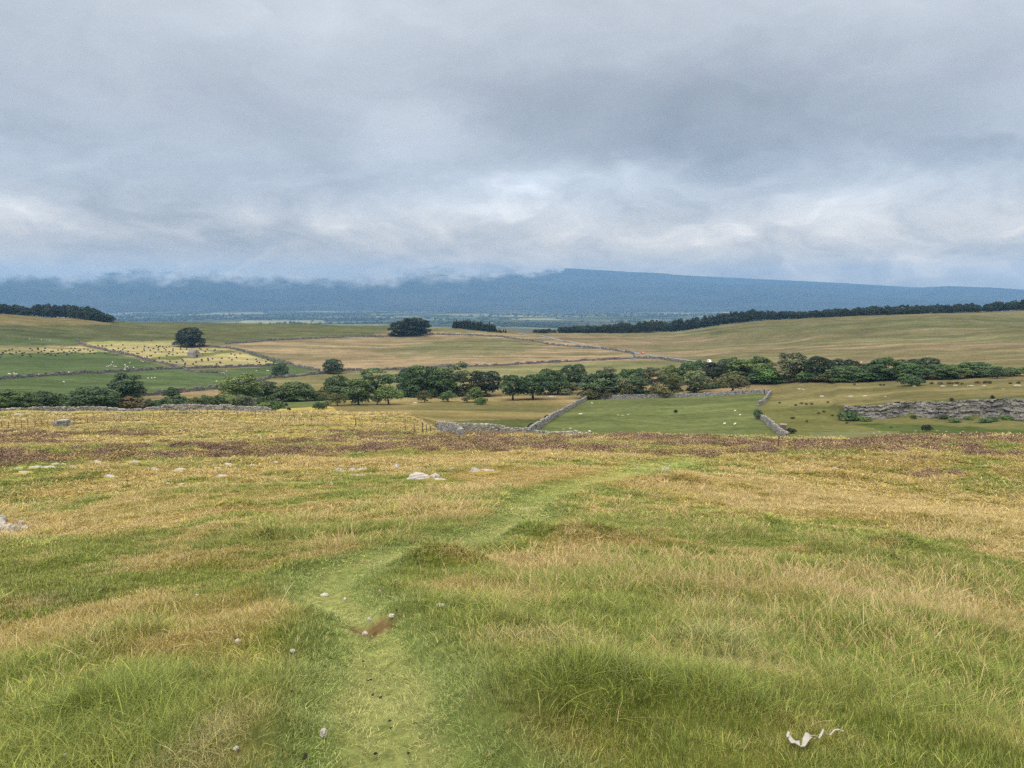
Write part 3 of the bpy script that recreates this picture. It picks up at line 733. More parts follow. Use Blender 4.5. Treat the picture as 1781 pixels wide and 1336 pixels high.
GB = 'trees and bushes along the valley belt'
TREES = [
 (-14,40,677,716,'round','mid','bright green round tree cut by the left photo edge, behind the low wall'),
 (28,70,681,715,'round','mid','low green round tree second from the left edge, behind the low wall'),
 (55,92,680,713,'round','dk','dark low tree between the left-edge trees and the broad dark tree'),
 (84,126,683,713,'bush','dk','dark bushy thicket just left of the broad dark tree'),
 (128,204,671,714,'round','dk','broad dark round-headed tree left of the tall tree and brown bush'),
 (196,244,648,705,'tall','blu','tall dark blue-green tree standing above the brown bush'),
 (220,251,660,704,'ash','gry','thin grey-green ash leaning on the tall dark tree by the brown bush'),
 (196,254,688,716,'bush','brn','rusty brown domed bush at the end of the low wall'),
 (246,270,693,712,'bush','dk','small dark bush touching the right side of the brown bush'),
 (287,312,673,700,'tall','dk','slim dark tree rising behind the bushes beyond the wall hump'),
 (288,330,686,708,'bush','dk','broad dark bush right behind the wall hump'),
 (328,352,690,708,'bush','oli','brownish bush between two green bushes beyond the wall hump'),
 (345,368,686,706,'thorn','mid','small green thorn tree beyond the wall, left of the big pale tree'),
 (362,388,687,711,'bush','dk','dark upright bush just left of the big pale green tree'),
 (392,452,649,706,'ash','lt','big pale green loose-crowned tree left of the dark round tree'),
 (426,484,662,700,'round','dk','dark round tree pressed against the big pale green tree'),
 (404,438,686,710,'thorn','gry','low grey-green thorn in front of the big pale green tree'),
 (456,490,697,717,'bush','mid','rounded green bush at the right end of the hump wall'),
 (489,545,663,698,'round','mid','green broad tree standing alone right of the dark round tree'),
 (543,571,676,696,'bush','oli','olive bush between the green broad tree and the dark belt'),
 (565,610,651,694,'round','dk','dark tree at the left start of the central belt'),
 (603,644,658,704,'tall','mid','pyramid-shaped green tree with a bare trunk in front of the belt'),
 (626,684,640,690,'ash','mid','wide ash-like tree behind the pyramid-shaped green tree'),
 (655,697,668,704,'thorn','lt','pale green rounded thorn in front of the wide ash-like tree'),
 (573,601,683,706,'thorn','oli','small hawthorn left of the pyramid-shaped tree, on open pasture'),
 (545,563,698,713,'bush','mid','tiny green bush alone at the pasture edge, left of the hawthorns'),
 (561,576,696,711,'thorn','gry','tiny grey thorn beside the tiny green bush on the pasture'),
 (648,664,684,704,'thorn','gry','thin grey thorn under the left side of the pale rounded thorn'),
 (690,730,641,680,'round','blu','blue-green tree at the left of the tallest belt cluster'),
 (700,762,635,690,'round','dk','dark broad tree in the middle of the tallest belt cluster'),
 (738,788,637,690,'round','mid','broad lobed green tree in front of the tall pale ash'),
 (772,820,628,688,'ash','gry','tall pale grey-green ash at the right of the tallest cluster'),
 (700,726,672,690,'bush','dk','dark low bush at the foot of the tallest belt cluster'),
 (726,751,678,700,'thorn','oli','olive hawthorn left of the round-topped thorn on the pasture edge'),
 (765,794,679,699,'thorn','mid','round-topped thorn on the pasture edge below the lobed green tree'),
 (804,822,686,700,'thorn','gry','small leafless-looking grey thorn left of the dark gap tree'),
 (814,838,672,699,'thorn','mid','small upright tree left of the tiny bright bush'),
 (826,846,690,704,'bush','bri','tiny bright green bush below the dark gap tree'),
 (819,870,644,689,'open','vd','very dark open-headed tree standing alone in the gap of the belt'),
 (870,914,650,696,'open','dk','dark tree with bare trunks at the left end of the pasture group'),
 (900,954,649,695,'open','dk','dark spreading tree second in the pasture group'),
 (933,984,640,686,'round','mid','rounded green tree behind the spreading dark pasture tree'),
 (973,1020,633,678,'open','dk','tall rounded dark tree above the small bush, left of the wall corner'),
 (982,1006,664,684,'bush','oli','small olive bush beneath the tall rounded dark tree'),
 (1010,1078,644,692,'round','dk','very broad dark tree at the top left corner of the walled field'),
 (1048,1070,637,656,'ash','gry','sparse wispy treetop poking above the very broad dark tree'),
 (1014,1042,676,695,'bush','oli','low olive bush by the wall corner under the very broad dark tree'),
 (1042,1066,678,694,'bush','brn','low brown bush along the top wall right of the olive bush'),
 (1068,1106,641,680,'round','mid','green round tree right of the very broad dark tree'),
 (1094,1130,639,668,'round','dk','dark treetop behind the grey tree above the top wall'),
 (1070,1102,656,692,'thorn','gry','grey thin thorn tree against the green round tree by the top wall'),
 (1088,1122,654,691,'tall','dk','small dark tree with visible trunk by the top wall'),
 (1118,1154,638,680,'ash','gry','greyish ash behind the dark olive dome bush'),
 (1127,1166,669,691,'bush','oli','dark olive dome-shaped bush hard against the top wall'),
 (1148,1184,633,672,'round','lt','light green round tree left of the brightest belt tree'),
 (1160,1182,650,690,'tall','oli','narrow ivy-covered trunk right of the dome-shaped bush'),
 (1180,1214,627,668,'round','bri','brightest green tree standing highest below the lane'),
 (1186,1232,642,683,'thorn','gry','sparse spreading hawthorn with clear trunk over tan grass'),
 (1204,1230,625,660,'round','dk','dark treetop beside the white vehicle on the lane'),
 (1222,1260,630,674,'tall','vd','blackish yew-like tree left of the big spreading hawthorn'),
 (1248,1298,649,683,'thorn','oli','big spreading hawthorn at the right of the top wall'),
 (1244,1292,620,668,'round','dk','dark tree with flat lobes behind the big spreading hawthorn'),
 (1268,1320,624,668,'ash','lt','pale loose tree in the deep part of the right belt'),
 (1290,1342,619,664,'round','mid','green dome tree left of the tall wispy ash'),
 (1302,1362,640,667,'bush','bri','bright green shrub mass below the green dome tree'),
 (1352,1398,612,665,'ash','gry','tall wispy grey ash, the highest tree of the right belt'),
 (1388,1424,644,664,'bush','bri','bright bush at the right foot of the tall wispy ash'),
 (1398,1444,619,662,'open','vd','dark two-lobed tree with a sky gap right of the wispy ash'),
 (1438,1468,623,658,'tall','dk','dark rounded treetop, first of a pair right of the two-lobed tree'),
 (1462,1496,624,660,'round','vd','very dark treetop, second of the pair right of the two-lobed tree'),
 (1444,1498,636,664,'round','mid','wide green tree in front of the dark pair of treetops'),
 (1410,1448,650,664,'bush','oli','low olive bush in front of the dark two-lobed tree'),
 (1488,1534,643,663,'bush','bri','bright lime-topped bush left of the large dark dome tree'),
 (1496,1530,630,656,'round','dk','dark tree behind the bright lime-topped bush'),
 (1514,1574,620,661,'round','dk','large dark dome tree with a pale dead trunk at its foot'),
 (1540,1556,646,661,'dead','gry','small bleached dead tree in front of the large dark dome tree'),
 (1562,1606,631,661,'round','mid','green tree behind the lone round bush on the right pasture'),
 (1572,1604,623,655,'round','dk','dark treetop behind and right of the large dome tree'),
 (1598,1634,621,656,'round','dk','dark pointed dome treetop right of the lone bush'),
 (1600,1628,645,660,'bush','brn','brownish bush in the belt right of the lone bush'),
 (1612,1664,632,659,'round','mid','wide layered green tree right of the pointed dome treetop'),
 (1650,1686,637,658,'bush','oli','olive rounded bush with domed top in the right belt'),
 (1664,1734,629,655,'round','mid','long low bright-topped tree mass near the right photo edge'),
 (1680,1714,644,656,'bush','oli','dark thorn bush below the long low tree mass'),
 (1720,1748,636,658,'thorn','dk','small hawthorn with bare trunk near the right photo edge'),
 (1742,1772,638,654,'bush','mid','last green bush but one before the right photo edge'),
 (1764,1806,638,654,'bush','mid','green bush cut by the right photo edge at the belt end'),
 (1567,1601,650,671,'bush','dk','lone round dark bush on the open right pasture'),
 (1322,1337,672,686,'dead','gry','small bare brown sapling at the top right wall corner'),
]
for t in TREES:
    x0, x1, yt, yb, kind, tint, label = t
    front = 235 if yb > 690 else 285
    if x0 < 480 and yb > 700: front = 225
    put_tree(x0, x1, yt, yb, kind, tint, label, front, GB)

_us = np.random.default_rng(77)
for bx, by in [(8,714),(46,714),(74,713),(112,713),(146,712),(190,712),(270,709),(335,709),(400,706),(448,702),(470,701),(508,699),(556,697),(586,694),(612,695),(668,692),(690,690),(712,690),(738,690),(764,690),(788,689),(806,689),(842,690),(985,687),(1030,694),(1052,693),(1078,692),(1098,691),(1116,690),(1140,690),(1172,685),(1204,683),(1216,678),(1242,676),(1262,674),(1286,672),(1300,668),(1330,667),(1346,667),(1376,666),(1404,665),(1428,664),(1456,664),(1474,664),(1500,663),(1526,662),(1560,661),(1586,661),(1610,660),(1640,659),(1662,658),(1694,656),(1716,656),(1752,655)]:
    w_ = _us.uniform(16, 30); h_ = _us.uniform(8, 15)
    put_tree(bx - w_/2, bx + w_/2, by - h_, by, 'bush', str(_us.choice(['dk', 'mid', 'oli', 'dk', 'gry'])), 'low scrub bush filling the foot of the valley tree belt', 225 if by > 700 else 240 if by > 690 else 290, 'undergrowth of the belt')
put_tree(475,500,630,656,'round','dk','compact dark tree alone beside the field wall junction', 420)
put_tree(565,594,624,650,'round','dk','dark square-headed tree alone on the far wall line', 450)
put_tree(308,351,569,603,'round','vd','lone very dark dense tree above the barn', 700)
GC = 'clump of trees on the skyline'
put_tree(677,712,558,585,'round','vd','left dark tree of the round skyline clump', 800, GC)
put_tree(694,740,552,584,'tall','vd','tallest middle tree of the round skyline clump', 800, GC)
put_tree(716,747,555,581,'round','vd','right dark tree of the round skyline clump', 800, GC)

# woods along the skyline, every tree its own
def wood(xs, top, base, kind, tint, label, group, w, step, rmin=880, depth=2):
    x = xs[0]; k = 0
    while x < xs[-1]:
        b = np.interp(x, xs, base) + .6; t = np.interp(x, xs, top)
        for dpt in range(depth):
            ww = w * random.uniform(.8, 1.3); hh = (b - t) * random.uniform(.72, 1.12)
            xx = x + random.uniform(-.3, .3) * step
            p = crest_hit(xx, b, rmin)
            q = Vector((p.x, p.y, p.z)) * (1 + .012 * (dpt - .5) + random.uniform(0, .008)); q.z = zat(q.x, q.y)
            put_tree(xx - ww/2, xx + ww/2, b - hh, b, kind, tint, label, group=group, loc=q)
        x += step
        k += 1
wood([-6,20,40,52],[528,530,532,536],[545,546,547,548],'wood','vd','dark tree in the first skyline wood at the left photo edge','left skyline wood',15,8)
wood([60,80,110,140,165,190],[529,527,529,532,537,548],[547,548,550,554,557,560],'wood','vd','dark tree in the second skyline wood, sloping down to the right','second skyline wood',16,7.5)
wood([790,800,820,850,862],[558,556,558,561,565],[570,570.5,572,575.5,576.5],'conifer','vd','pointed dark conifer in the small skyline plantation','skyline conifer plantation',6,2.6)
wood([864,871,880],[570,571,573],[577,577.5,578],'conifer','vd','small conifer at the low right tail of the skyline plantation','plantation tail',4.5,3.6,depth=1)
wood([930,938,946,952,966],[573,571,569,571,574],[578,578,578,578,578],'wood','vd','low dark tree isolated left of the long right-hand skyline wood','outlying trees',10,8,depth=1)
wood([976,1000,1060,1130,1200,1315,1390,1535,1704],[568,565,564,558,551,538,541,533,527],[578,578,578.5,578,571,557,553,546.5,542],'wood','vd','dark tree in the long wood along the right skyline','long skyline wood',14,7.6)
wood([1716,1740,1781,1830],[527,524,521,520],[541,540,539,538],'wood','vd','dark tree in the skyline wood right of the gap','skyline wood beyond the gap',15,8)

# tree specks of the far valley: too many and too far to tell apart
def far_trees():
    n = 3600; pts = []
    a = rng.uniform(-.62, .62, n * 3); r = 3600 * (10500 / 3600) ** rng.uniform(0, 1, n * 3)
    x, y = r * np.sin(a), r * np.cos(a)
    keep = (fbm(x / 1000, y / 300, 3, 131) > .60) | (rng.uniform(0, 1, n * 3) < .012)
    x, y = x[keep][:n], y[keep][:n]; z = valley_h(x, y)
    B = MB(); k = len(x)
    base = np.array([(0,0,-2),(1,0,.35),(.3,.95,.4),(-.8,.6,.3),(-.8,-.6,.42),(.3,-.95,.36),(.1,.1,1)], float); base[:, :2] *= .5
    tri = np.array([[0,2,1],[0,3,2],[0,4,3],[0,5,4],[0,1,5],[6,1,2],[6,2,3],[6,3,4],[6,4,5],[6,5,1]])
    s = rng.uniform(12, 34, k); h = rng.uniform(9, 17, k)
    V = base[None] * np.stack([s, s, h], 1)[:, None, :] * (1 + rng.uniform(-.25, .25, (k, 7, 3))) + np.stack([x, y, z], 1)[:, None, :]
    F = (np.arange(k) * 7)[:, None, None] + tri[None]
    m = flat_mat('far_foliage', (.03,.045,.028), 1, .3, .01)
    tag(obj('far_trees', np_mesh('far_trees', V.reshape(-1, 3), F.reshape(-1, 3), m)), 'hazy dark specks of trees and hedges on the distant valley floor', 'trees', kind='stuff')
far_trees()

# ---------------------------------------------------------------- drystone walls
def resample(P, step):
    out = [np.array(P[0], float)]
    for a, b in zip(P[:-1], P[1:]):
        a = np.array(a, float); b = np.array(b, float); L = np.linalg.norm(b[:2] - a[:2]); n = max(1, int(L / step))
        out += [a + (b - a) * k / n for k in range(1, n + 1)]
    return out

def wall(P, label, hgt=1.25, th=.5, stone=.34, course=.22, mat=None, group=None, rough=.10, near=True):
    """P: points (x, y, height factor). Stones laid in courses, cope stones on edge."""
    mb = MB()
    S = resample(P, .12 if near else .6)
    S = np.array(S); d = np.concatenate([[0], np.cumsum(np.linalg.norm(np.diff(S[:, :2], axis=0), axis=1))])
    def P_at(q): return np.array([np.interp(q, d, S[:, k]) for k in range(3)])
    tot = d[-1]
    org = np.array([S[0, 0], S[0, 1], zat(S[0, 0], S[0, 1])])
    nc = max(2, int(round(hgt / course)))
    dd = np.linspace(0, tot, max(2, int(tot / .8)) + 1); zz = H(np.interp(dd, d, S[:, 0]), np.interp(dd, d, S[:, 1]))
    wob = vnoise(dd / 3.0, dd * 0, 141)
    for c in range(nc + 1):
        q = rng.uniform(0, stone)
        while q < tot:
            L = stone * rng.uniform(.6, 1.6) * (1 if c < nc else .55)
            p = P_at(min(q + L/2, tot)); p2 = P_at(min(q + L/2 + .3, tot)); p0 = P_at(max(q + L/2 - .3, 0))
            ang = math.atan2(p2[1] - p0[1], p2[0] - p0[0])
            hf = p[2] * (1 + .35 * (np.interp(q, dd, wob) - .5))
            top = nc * hf
            if c <= top:
                hc = course * (1 if c < nc else 1.25) * min(1, 1.15 - .0 * c)
                z = np.interp(q, dd, zz) - .12 + course * (c + .5) * (hgt / (nc * course))
                w = th * (1.15 - .45 * c / nc)
                mb.box((p[0] - org[0] + rng.normal() * .02, p[1] - org[1] + rng.normal() * .02, z - org[2]), (L * .97, w * rng.uniform(.9, 1.15), hc * rng.uniform(.85, 1.15) if c < top - 1 else hc * rng.uniform(.9, 1.6)),
                       roteul(rng.normal() * rough, rng.normal() * rough, ang + rng.normal() * rough), .18, float(np.clip(rng.normal(.48, .24), 0, 1)))
            q += L
    o = obj('stone_wall', mb.mesh('stone_wall', mat or M_WALL), loc=org)
    return tag(o, label, 'wall', group)

def W(pts, rmin, hf=1.0):
    out = []
    for p in pts:
        v = hit(p[0], p[1], rmin); out.append((v.x, v.y, p[2] if len(p) > 2 else hf))
    return out
def WR(pts):
    return [(*at_r(p[0], p[1])[:2], p[2]) for p in pts]

GW = 'drystone walls of the valley'
wall(WR([(-60,197,.35),(0,197,.35),(60,197,.45),(75,196,.75),(160,195,.75),(200,194,.5),(246,193,.35)]), 'low tumbled pale drystone wall before the dark left-hand trees', 1.2, .7, .5, .2, group=GW)
wall(WR([(250,193,.35),(265,192,.7),(288,190,1.15),(325,189,1.15),(352,189,.85),(400,188,.9),(448,187,.95),(470,186,.6),(476,186,.2)]), 'grey drystone wall with a raised hump behind the post fence', 1.25, .7, .5, .2, group=GW)
wall(WR([(803,88,.5),(797,92,.9),(785,97,1.1),(770,102,1.1),(762,104,1.1)]), 'short white-faced return of drystone wall nearest the camera', 1.3, .55, .28, .17, group=GW)
wall(WR([(763,104.5,1.05),(800,104.5,1.0),(840,104,.95),(862,104,.95),(885,104,.85),(920,104,.78),(960,103,.68),(1003,102,.55),(1020,101.5,.4)]), 'near drystone wall running right from its white-faced return', 1.3, .55, .28, .17, group=GW)
wall(W([(914,758),(940,742),(962,728),(985,715),(1003,704),(1020,696)],122), 'pale diagonal drystone wall on the left side of the walled field', 1.4, .6, .4, .2, group=GW)
wall(W([(1021,695),(1080,694),(1180,691),(1260,688),(1338,684)],240), 'long pale drystone wall along the top of the walled field', 1.35, .6, .5, .24, group=GW)
wall(W([(1341,684),(1336,692),(1327,703),(1318,715)],240), 'upper leg of the right-hand drystone wall of the walled field', 1.4, .6, .45, .22, group=GW)
wall(W([(1320,727),(1332,735),(1344,745),(1356,756),(1368,766)],122), 'lower leg of the right-hand drystone wall, sloping to the brow', 1.35, .55, .35, .2, group=GW)
FW = 'far field walls'
def fwall(P, label, rmin=330, h=1.3):
    wall(W(P, rmin), label, h, 1.0, 1.6, .6, M_FARWALL, FW, .08, False)
fwall([(-60,665),(0,661),(70,655),(150,650),(230,646),(318,642)], 'dark field wall across the lower green pasture left of the bale field', 380)
fwall([(132,590),(142,599),(165,606),(200,613),(240,622),(280,632),(318,642)], 'dark diagonal field wall on the left side of the bale field', 420)
fwall([(318,642),(380,640),(440,638),(484,635)], 'dark field wall along the bottom of the bale field', 420)
fwall([(330,602),(400,606),(440,616),(500,632),(556,646)], 'grey field wall sloping down the right side of the bale field', 420)
fwall([(560,648),(640,645),(700,643),(860,637),(960,631),(1060,626),(1104,624),(1150,625),(1190,631)], 'long thin field wall crossing the valley below the pale moor', 420)
fwall([(390,598),(480,592),(600,587),(690,584),(740,582),(800,583)], 'thin dark wall between the olive ridge and the pale moor', 620)
fwall([(800,583),(860,585),(910,592),(960,600),(1010,604),(1060,609),(1098,615),(1103,618),(1103,624)], 'curving field wall beside the lane on the moor', 560)
fwall([(248,690),(300,684),(350,679),(394,676)], 'grey wall above the tan strip beyond the left-hand bushes', 300)
fwall([(410,668),(470,658),(520,655),(566,650)], 'short wall from the compact dark tree to the far wall line', 330)
fwall([(425,706),(450,701),(486,696),(508,697)], 'bit of grey wall between the hump wall and the green broad tree', 232)
fwall([(318,642),(345,648),(380,649),(395,655)], 'broken pale wall line across the green pasture below the bale field', 380, .8)

# ---------------------------------------------------------------- quarry face
def quarry():
    mb = MB()
    pxs = np.linspace(1459, 2020, 240)
    rb = np.interp(pxs, [1459, 1475, 1640, 1790, 2020], [221.0, 213.6, 211.6, 210.6, 210.6]) + (vnoise(pxs / 22.0, pxs * 0, 151) - .5) * 2.2
    az = np.array([az_of(p, 715) for p in pxs]); X = rb * np.sin(az); Y = rb * np.cos(az)
    zb = H(X * .985, Y * .985) - .3; zt = H(X * 1.035, Y * 1.035) + .1
    d = np.concatenate([[0], np.cumsum(np.hypot(np.diff(X), np.diff(Y)))]); tot = d[-1]
    org = np.array([X[0], Y[0], zb[0]])
    nm, nz = int(tot / .13), 44
    m = np.linspace(0, tot, nm); hgt = 5.2
    beds = np.cumsum(np.concatenate([[0], rng.uniform(.03, .11, 40)])); beds = beds[beds < 1.02]
    M, Fz = np.meshgrid(m, np.linspace(0, 1, nz))
    wav = (vnoise(M / 9, M * 0, 153) - .5) * .10 + (vnoise(M / 2.2, Fz * 3, 154) - .5) * .03
    row = np.searchsorted(beds, np.clip(Fz + wav, 0, 1.0)); rl = rng.uniform(.5, 1.9, 60)[row]; ro = rng.uniform(0, 9, 60)[row]
    mj = M + (vnoise(M / .5, Fz * 14, 155) - .5) * .3
    cell = np.floor((mj + ro) / rl).astype(np.int64); frac = (mj + ro) / rl - cell
    hsh = _h(cell, row.astype(np.int64), 5); h2 = _h(cell, row.astype(np.int64), 9)
    big = (fbm(M / 5, Fz * 1.2, 3, 156) - .5)
    joint = (vnoise(M / 1.4, Fz * .6, 158) > .80) * .30
    off = (hsh - .5) * .42 + big * 1.5 + (fbm(M / .5, Fz * 9, 3, 159) - .5) * .35 - .5 * Fz - joint - .12 * ((frac < .09) | (frac > .91)) - (rng.uniform(-.2, .2, 60)[row])
    nx = np.gradient(np.interp(m, d, Y)); ny = -np.gradient(np.interp(m, d, X)); L = np.hypot(nx, ny); nx, ny = nx / L, ny / L
    b, t = np.interp(m, d, zb), np.interp(m, d, zt) + (fbm(m / 1.6, m * 0, 3, 160) - .4) * .9
    Xs = np.interp(m, d, X)[None] + nx[None] * off; Ys = np.interp(m, d, Y)[None] + ny[None] * off; Zs = b[None] + (t - b)[None] * Fz + (h2 - .5) * .08
    Vf = np.stack([Xs.ravel(), Ys.ravel(), Zs.ravel()], 1) - org
    # a back row lets the top run into the turf
    Vb = np.stack([np.interp(m, d, X) - nx * 5, np.interp(m, d, Y) - ny * 5, np.interp(m, d, zt) - .5], 1) - org
    i_ = np.arange(nz)[:, None] * nm + np.arange(nm - 1)[None]
    Ff = np.stack([i_, i_ + 1, i_ + nm + 1, i_ + nm], -1).reshape(-1, 4)
    val = np.concatenate([np.clip(.45 + (hsh - .5) * .38 + (h2 - .5) * .28 + big * .4 - joint * .6, 0, 1).ravel(), np.full(nm, .4)])
    class _Q:
        def mesh(s_, n_, mt): return np_mesh(n_, np.concatenate([Vf, Vb]), Ff, mt, False, {'val': val})
    mb = _Q()
    o = obj('rock_face', mb.mesh('rock_face', M_CLIFF), loc=org)
    tag(o, kind='structure')
quarry()

# ---------------------------------------------------------------- lane
def strip(name, P, w, mat, up=.06):
    S = resample([(p.x, p.y, 0) for p in P], 4.0); S = np.array(S)[:, :2]; V = []
    for i in range(len(S)):
        dd = S[min(i+1, len(S)-1)] - S[max(i-1, 0)]; dd /= np.linalg.norm(dd); n = np.array([dd[1], -dd[0]])
        for s in (-1, -.5, 0, .5, 1):
            q = S[i] + n * s * w/2; V.append((q[0], q[1], zat(q[0], q[1]) + up))
    V = np.array(V).reshape(len(S), 5, 3); V[:, :, 2] = V[:, :, 2].max(1, keepdims=True)
    V = V.reshape(-1, 3)
    i = np.arange(len(S)-1)[:, None] * 5 + np.arange(4)[None, :]
    return tag(obj(name, np_mesh(name, V, np.stack([i, i+1, i+6, i+5], -1).reshape(-1, 4), mat, True)), kind='structure')
strip('road', [hit(a, b, 480) for a, b in [(900,580),(930,583.5),(960,588.5),(1000,597),(1030,603),(1062,607),(1110,615),(1150,621),(1186,626),(1210,629),(1236,633),(1262,640)]], 6.0, M_ROAD, .12)
strip('track', [hit(a, b, 480) for a, b in [(1066,608),(1092,613),(1102,616),(1103,621),(1101,626)]], 4.0, M_ROAD, .08)

# ---------------------------------------------------------------- barn
def barn():
    p = hit(337, 621, 560); a = -az_of(337) + .55
    t = empty('barn', p, a); tag(t, 'small grey stone barn with a pitched roof amid the mown bale field', 'barn')
    L, Wd, h, rg = 8.0, 6.0, 3.4, 2.3
    V = [(-Wd/2,-L/2,-.8),(Wd/2,-L/2,-.8),(Wd/2,L/2,-.8),(-Wd/2,L/2,-.8),(-Wd/2,-L/2,h),(Wd/2,-L/2,h),(Wd/2,L/2,h),(-Wd/2,L/2,h),(0,-L/2,h+rg),(0,L/2,h+rg)]
    me = bpy.data.meshes.new('wall'); me.from_pydata(V, [], [(0,1,5,8,4),(1,2,6,5),(2,3,7,9,6),(3,0,4,7)]); me.materials.append(M_BARN); obj('wall', me, t)
    mb = MB()
    for s in (-1, 1):
        ang = math.atan2(rg, Wd/2); l = math.hypot(rg, Wd/2) + .3
        mb.box((s*(Wd/4 + .06), 0, h + rg/2 + .05), (l, L + .5, .14), roteul(0, s*ang, 0), 0)
    obj('roof', mb.mesh('roof', M_SLATE), t)
    mb = MB(); mb.box((.3, -L/2 - .02, 1.0), (1.2, .1, 2.2)); obj('door', mb.mesh('door', M_DARK), t)
    mb = MB(); mb.box((0, -L/2 - .02, 3.6), (.7, .1, .8)); obj('window', mb.mesh('window', M_DARK), t)
barn()

# ---------------------------------------------------------------- bales
def bale_mesh():
    bm = bmesh.new(); bmesh.ops.create_cone(bm, cap_ends=True, segments=16, radius1=.66, radius2=.66, depth=1.25)
    bmesh.ops.bevel(bm, geom=[e for e in bm.edges if abs(e.verts[0].co.z - e.verts[1].co.z) < .01], offset=.12, segments=2, affect='EDGES')
    bmesh.ops.rotate(bm, verts=bm.verts, matrix=Matrix.Rotation(math.pi/2, 3, 'Y')); bmesh.ops.translate(bm, verts=bm.verts, vec=(0, 0, .62))
    me = bpy.data.meshes.new('wrapped_bale'); bm.to_mesh(me); bm.free(); me.materials.append(M_BALE); return me
BM_ = bale_mesh()
F2 = [(195,100),(232,106),(263,105),(308,98),(403,97),(202,124),(255,140),(323,136),(365,126),(418,124),(447,150),(402,136),(384,148),(398,158),(492,126),(494,178),(520,167),(535,168),(524,115),(584,110),(580,130),(582,145),(564,155),(618,120),(632,143),(659,129),(674,162),(685,103),(699,120),(700,138),(702,110),(714,107),(728,155),(737,110),(750,125),(762,139),(768,116),(792,112),(822,130),(822,143),(793,153),(788,171),(770,187),(820,179),(858,168),(642,188),(630,190),(606,197),(708,208),(886,123),(888,136),(938,120),(936,132),(906,157),(980,122),(1046,127),(1058,134),(1092,154),(1110,133),(1073,172),(1030,174),(1166,148),(1174,138),(1230,147),(643,60)]
F3 = [(888,208),(900,222),(908,232),(852,242),(798,235),(818,260),(850,270),(925,250),(922,262),(912,283),(936,291),(990,257),(1016,240),(1062,220),(1064,231),(1048,280),(1130,272),(1114,212),(1118,225),(1154,213),(1188,257),(1214,240),(1220,247),(1230,210),(1292,206),(1308,173),(1340,182),(1384,170),(1354,203),(1316,222),(1320,272),(1420,271),(1432,271),(1452,260),(1444,220),(1518,217),(1526,236),(1546,244),(1600,238),(1614,219),(1646,257),(1664,248),(1666,238),(1678,242)]
F1 = [(10,462),(20,450),(2,480),(38,440),(65,432),(85,427),(68,455),(82,460),(112,448),(135,440),(152,455),(155,468),(165,450),(205,465),(212,474),(208,422),(222,432),(260,420),(262,428),(265,450),(285,443),(310,420),(306,436),(312,460),(330,455),(352,442),(348,465),(365,440),(382,470),(398,455),(400,432),(425,430),(440,445),(462,462),(478,440),(490,420),(493,450),(505,435),(515,420),(520,445),(540,437),(552,432),(568,460),(580,425),(605,430),(618,455),(622,440),(640,433),(650,455),(725,453)]
for lst, fx, fy, sc, label, grp in ((F2,130,580,4.813,'black wrapped round bale on the mown field above the stone barn','bales above the barn'),
                                   (F3,130,580,4.813,'black wrapped round bale on the mown strip below the stone barn','bales below the barn'),
                                   (F1,0,500,3.958,'black wrapped round bale on the mown strip at the left photo edge','bales on the left strip')):
    for bx, by in lst:
        p = hit(fx + bx/sc, fy + by/sc + .8, 500)
        o = obj('wrapped_bale', BM_, loc=p); o.rotation_euler = (0, 0, random.uniform(-.5, .5)); o.scale = (.88,) * 3
        tag(o, label, 'bale', grp)

# ---------------------------------------------------------------- sheep
def sheep_mesh(graze):
    P = [(0,0,.62),(.22,0,.64),(.42,0,.66),(-.24,0,.63),(-.45,0,.62)]; R = [.27,.26,.22,.27,.23]
    E = [(0,1),(1,2),(0,3),(3,4)]
    if graze: P += [(.62,0,.5),(.74,0,.26),(.82,0,.12)]
    else: P += [(.58,0,.86),(.70,0,.98),(.86,0,.93)]
    R += [.12,.1,.06]; E += [(2,5),(5,6),(6,7)]
    for sx in (1, 4 if False else 3):
        pass
    k = len(P)
    for bi, x in ((2,.38),(4,-.40)):
        for s in (-1, 1):
            P += [(x, s*.13, .40), (x+.02*(1 if x > 0 else -1), s*.13, .2), (x, s*.13, 0)]; R += [.08,.045,.04]
            E += [(bi, k), (k, k+1), (k+1, k+2)]; k += 3
    me = bpy.data.meshes.new('tmp'); me.from_pydata(P, E, []); o = bpy.data.objects.new('tmp', me); COL.objects.link(o)
    md = o.modifiers.new('s', 'SKIN'); md.use_smooth_shade = True
    for i, r in enumerate(R): me.skin_vertices[0].data[i].radius = (r, r)
    me.skin_vertices[0].data[0].use_root = True
    o.modifiers.new('d', 'SUBSURF').levels = 1
    dg = bpy.context.evaluated_depsgraph_get(); out = bpy.data.meshes.new_from_object(o.evaluated_get(dg)); out.name = 'sheep'
    bpy.data.objects.remove(o)
    out.materials.clear(); out.materials.append(M_WOOL); out.materials.append(M_FACE)
    for f in out.polygons:
        c = f.center
        if c.z < .3 and abs(c.x) < .6 or c.x > .66: f.material_index = 1
        f.use_smooth = True
    return out
SH = [sheep_mesh(True), sheep_mesh(False)]
def sheep(px, py, label, grp, rmin=300, s=.95):
    p = hit(px, py, rmin); o = obj('sheep', random.choice(SH), loc=p); o.rotation_euler = (0, 0, random.choice((0, math.pi)) + random.uniform(-.8, .8)); o.scale = (s,) * 3
    tag(o, label, 'sheep', grp)
for sx, sy in [(60,597),(68,600),(98,595),(103,605),(115,600),(122,610),(237,600),(245,610),(270,603),(290,607),(300,600),(510,585),(475,588)]:
    sheep(sx/3.958, 500 + sy/3.958 + .8, 'white sheep low in the left green pasture above its field wall', 'sheep above the wall', 420)
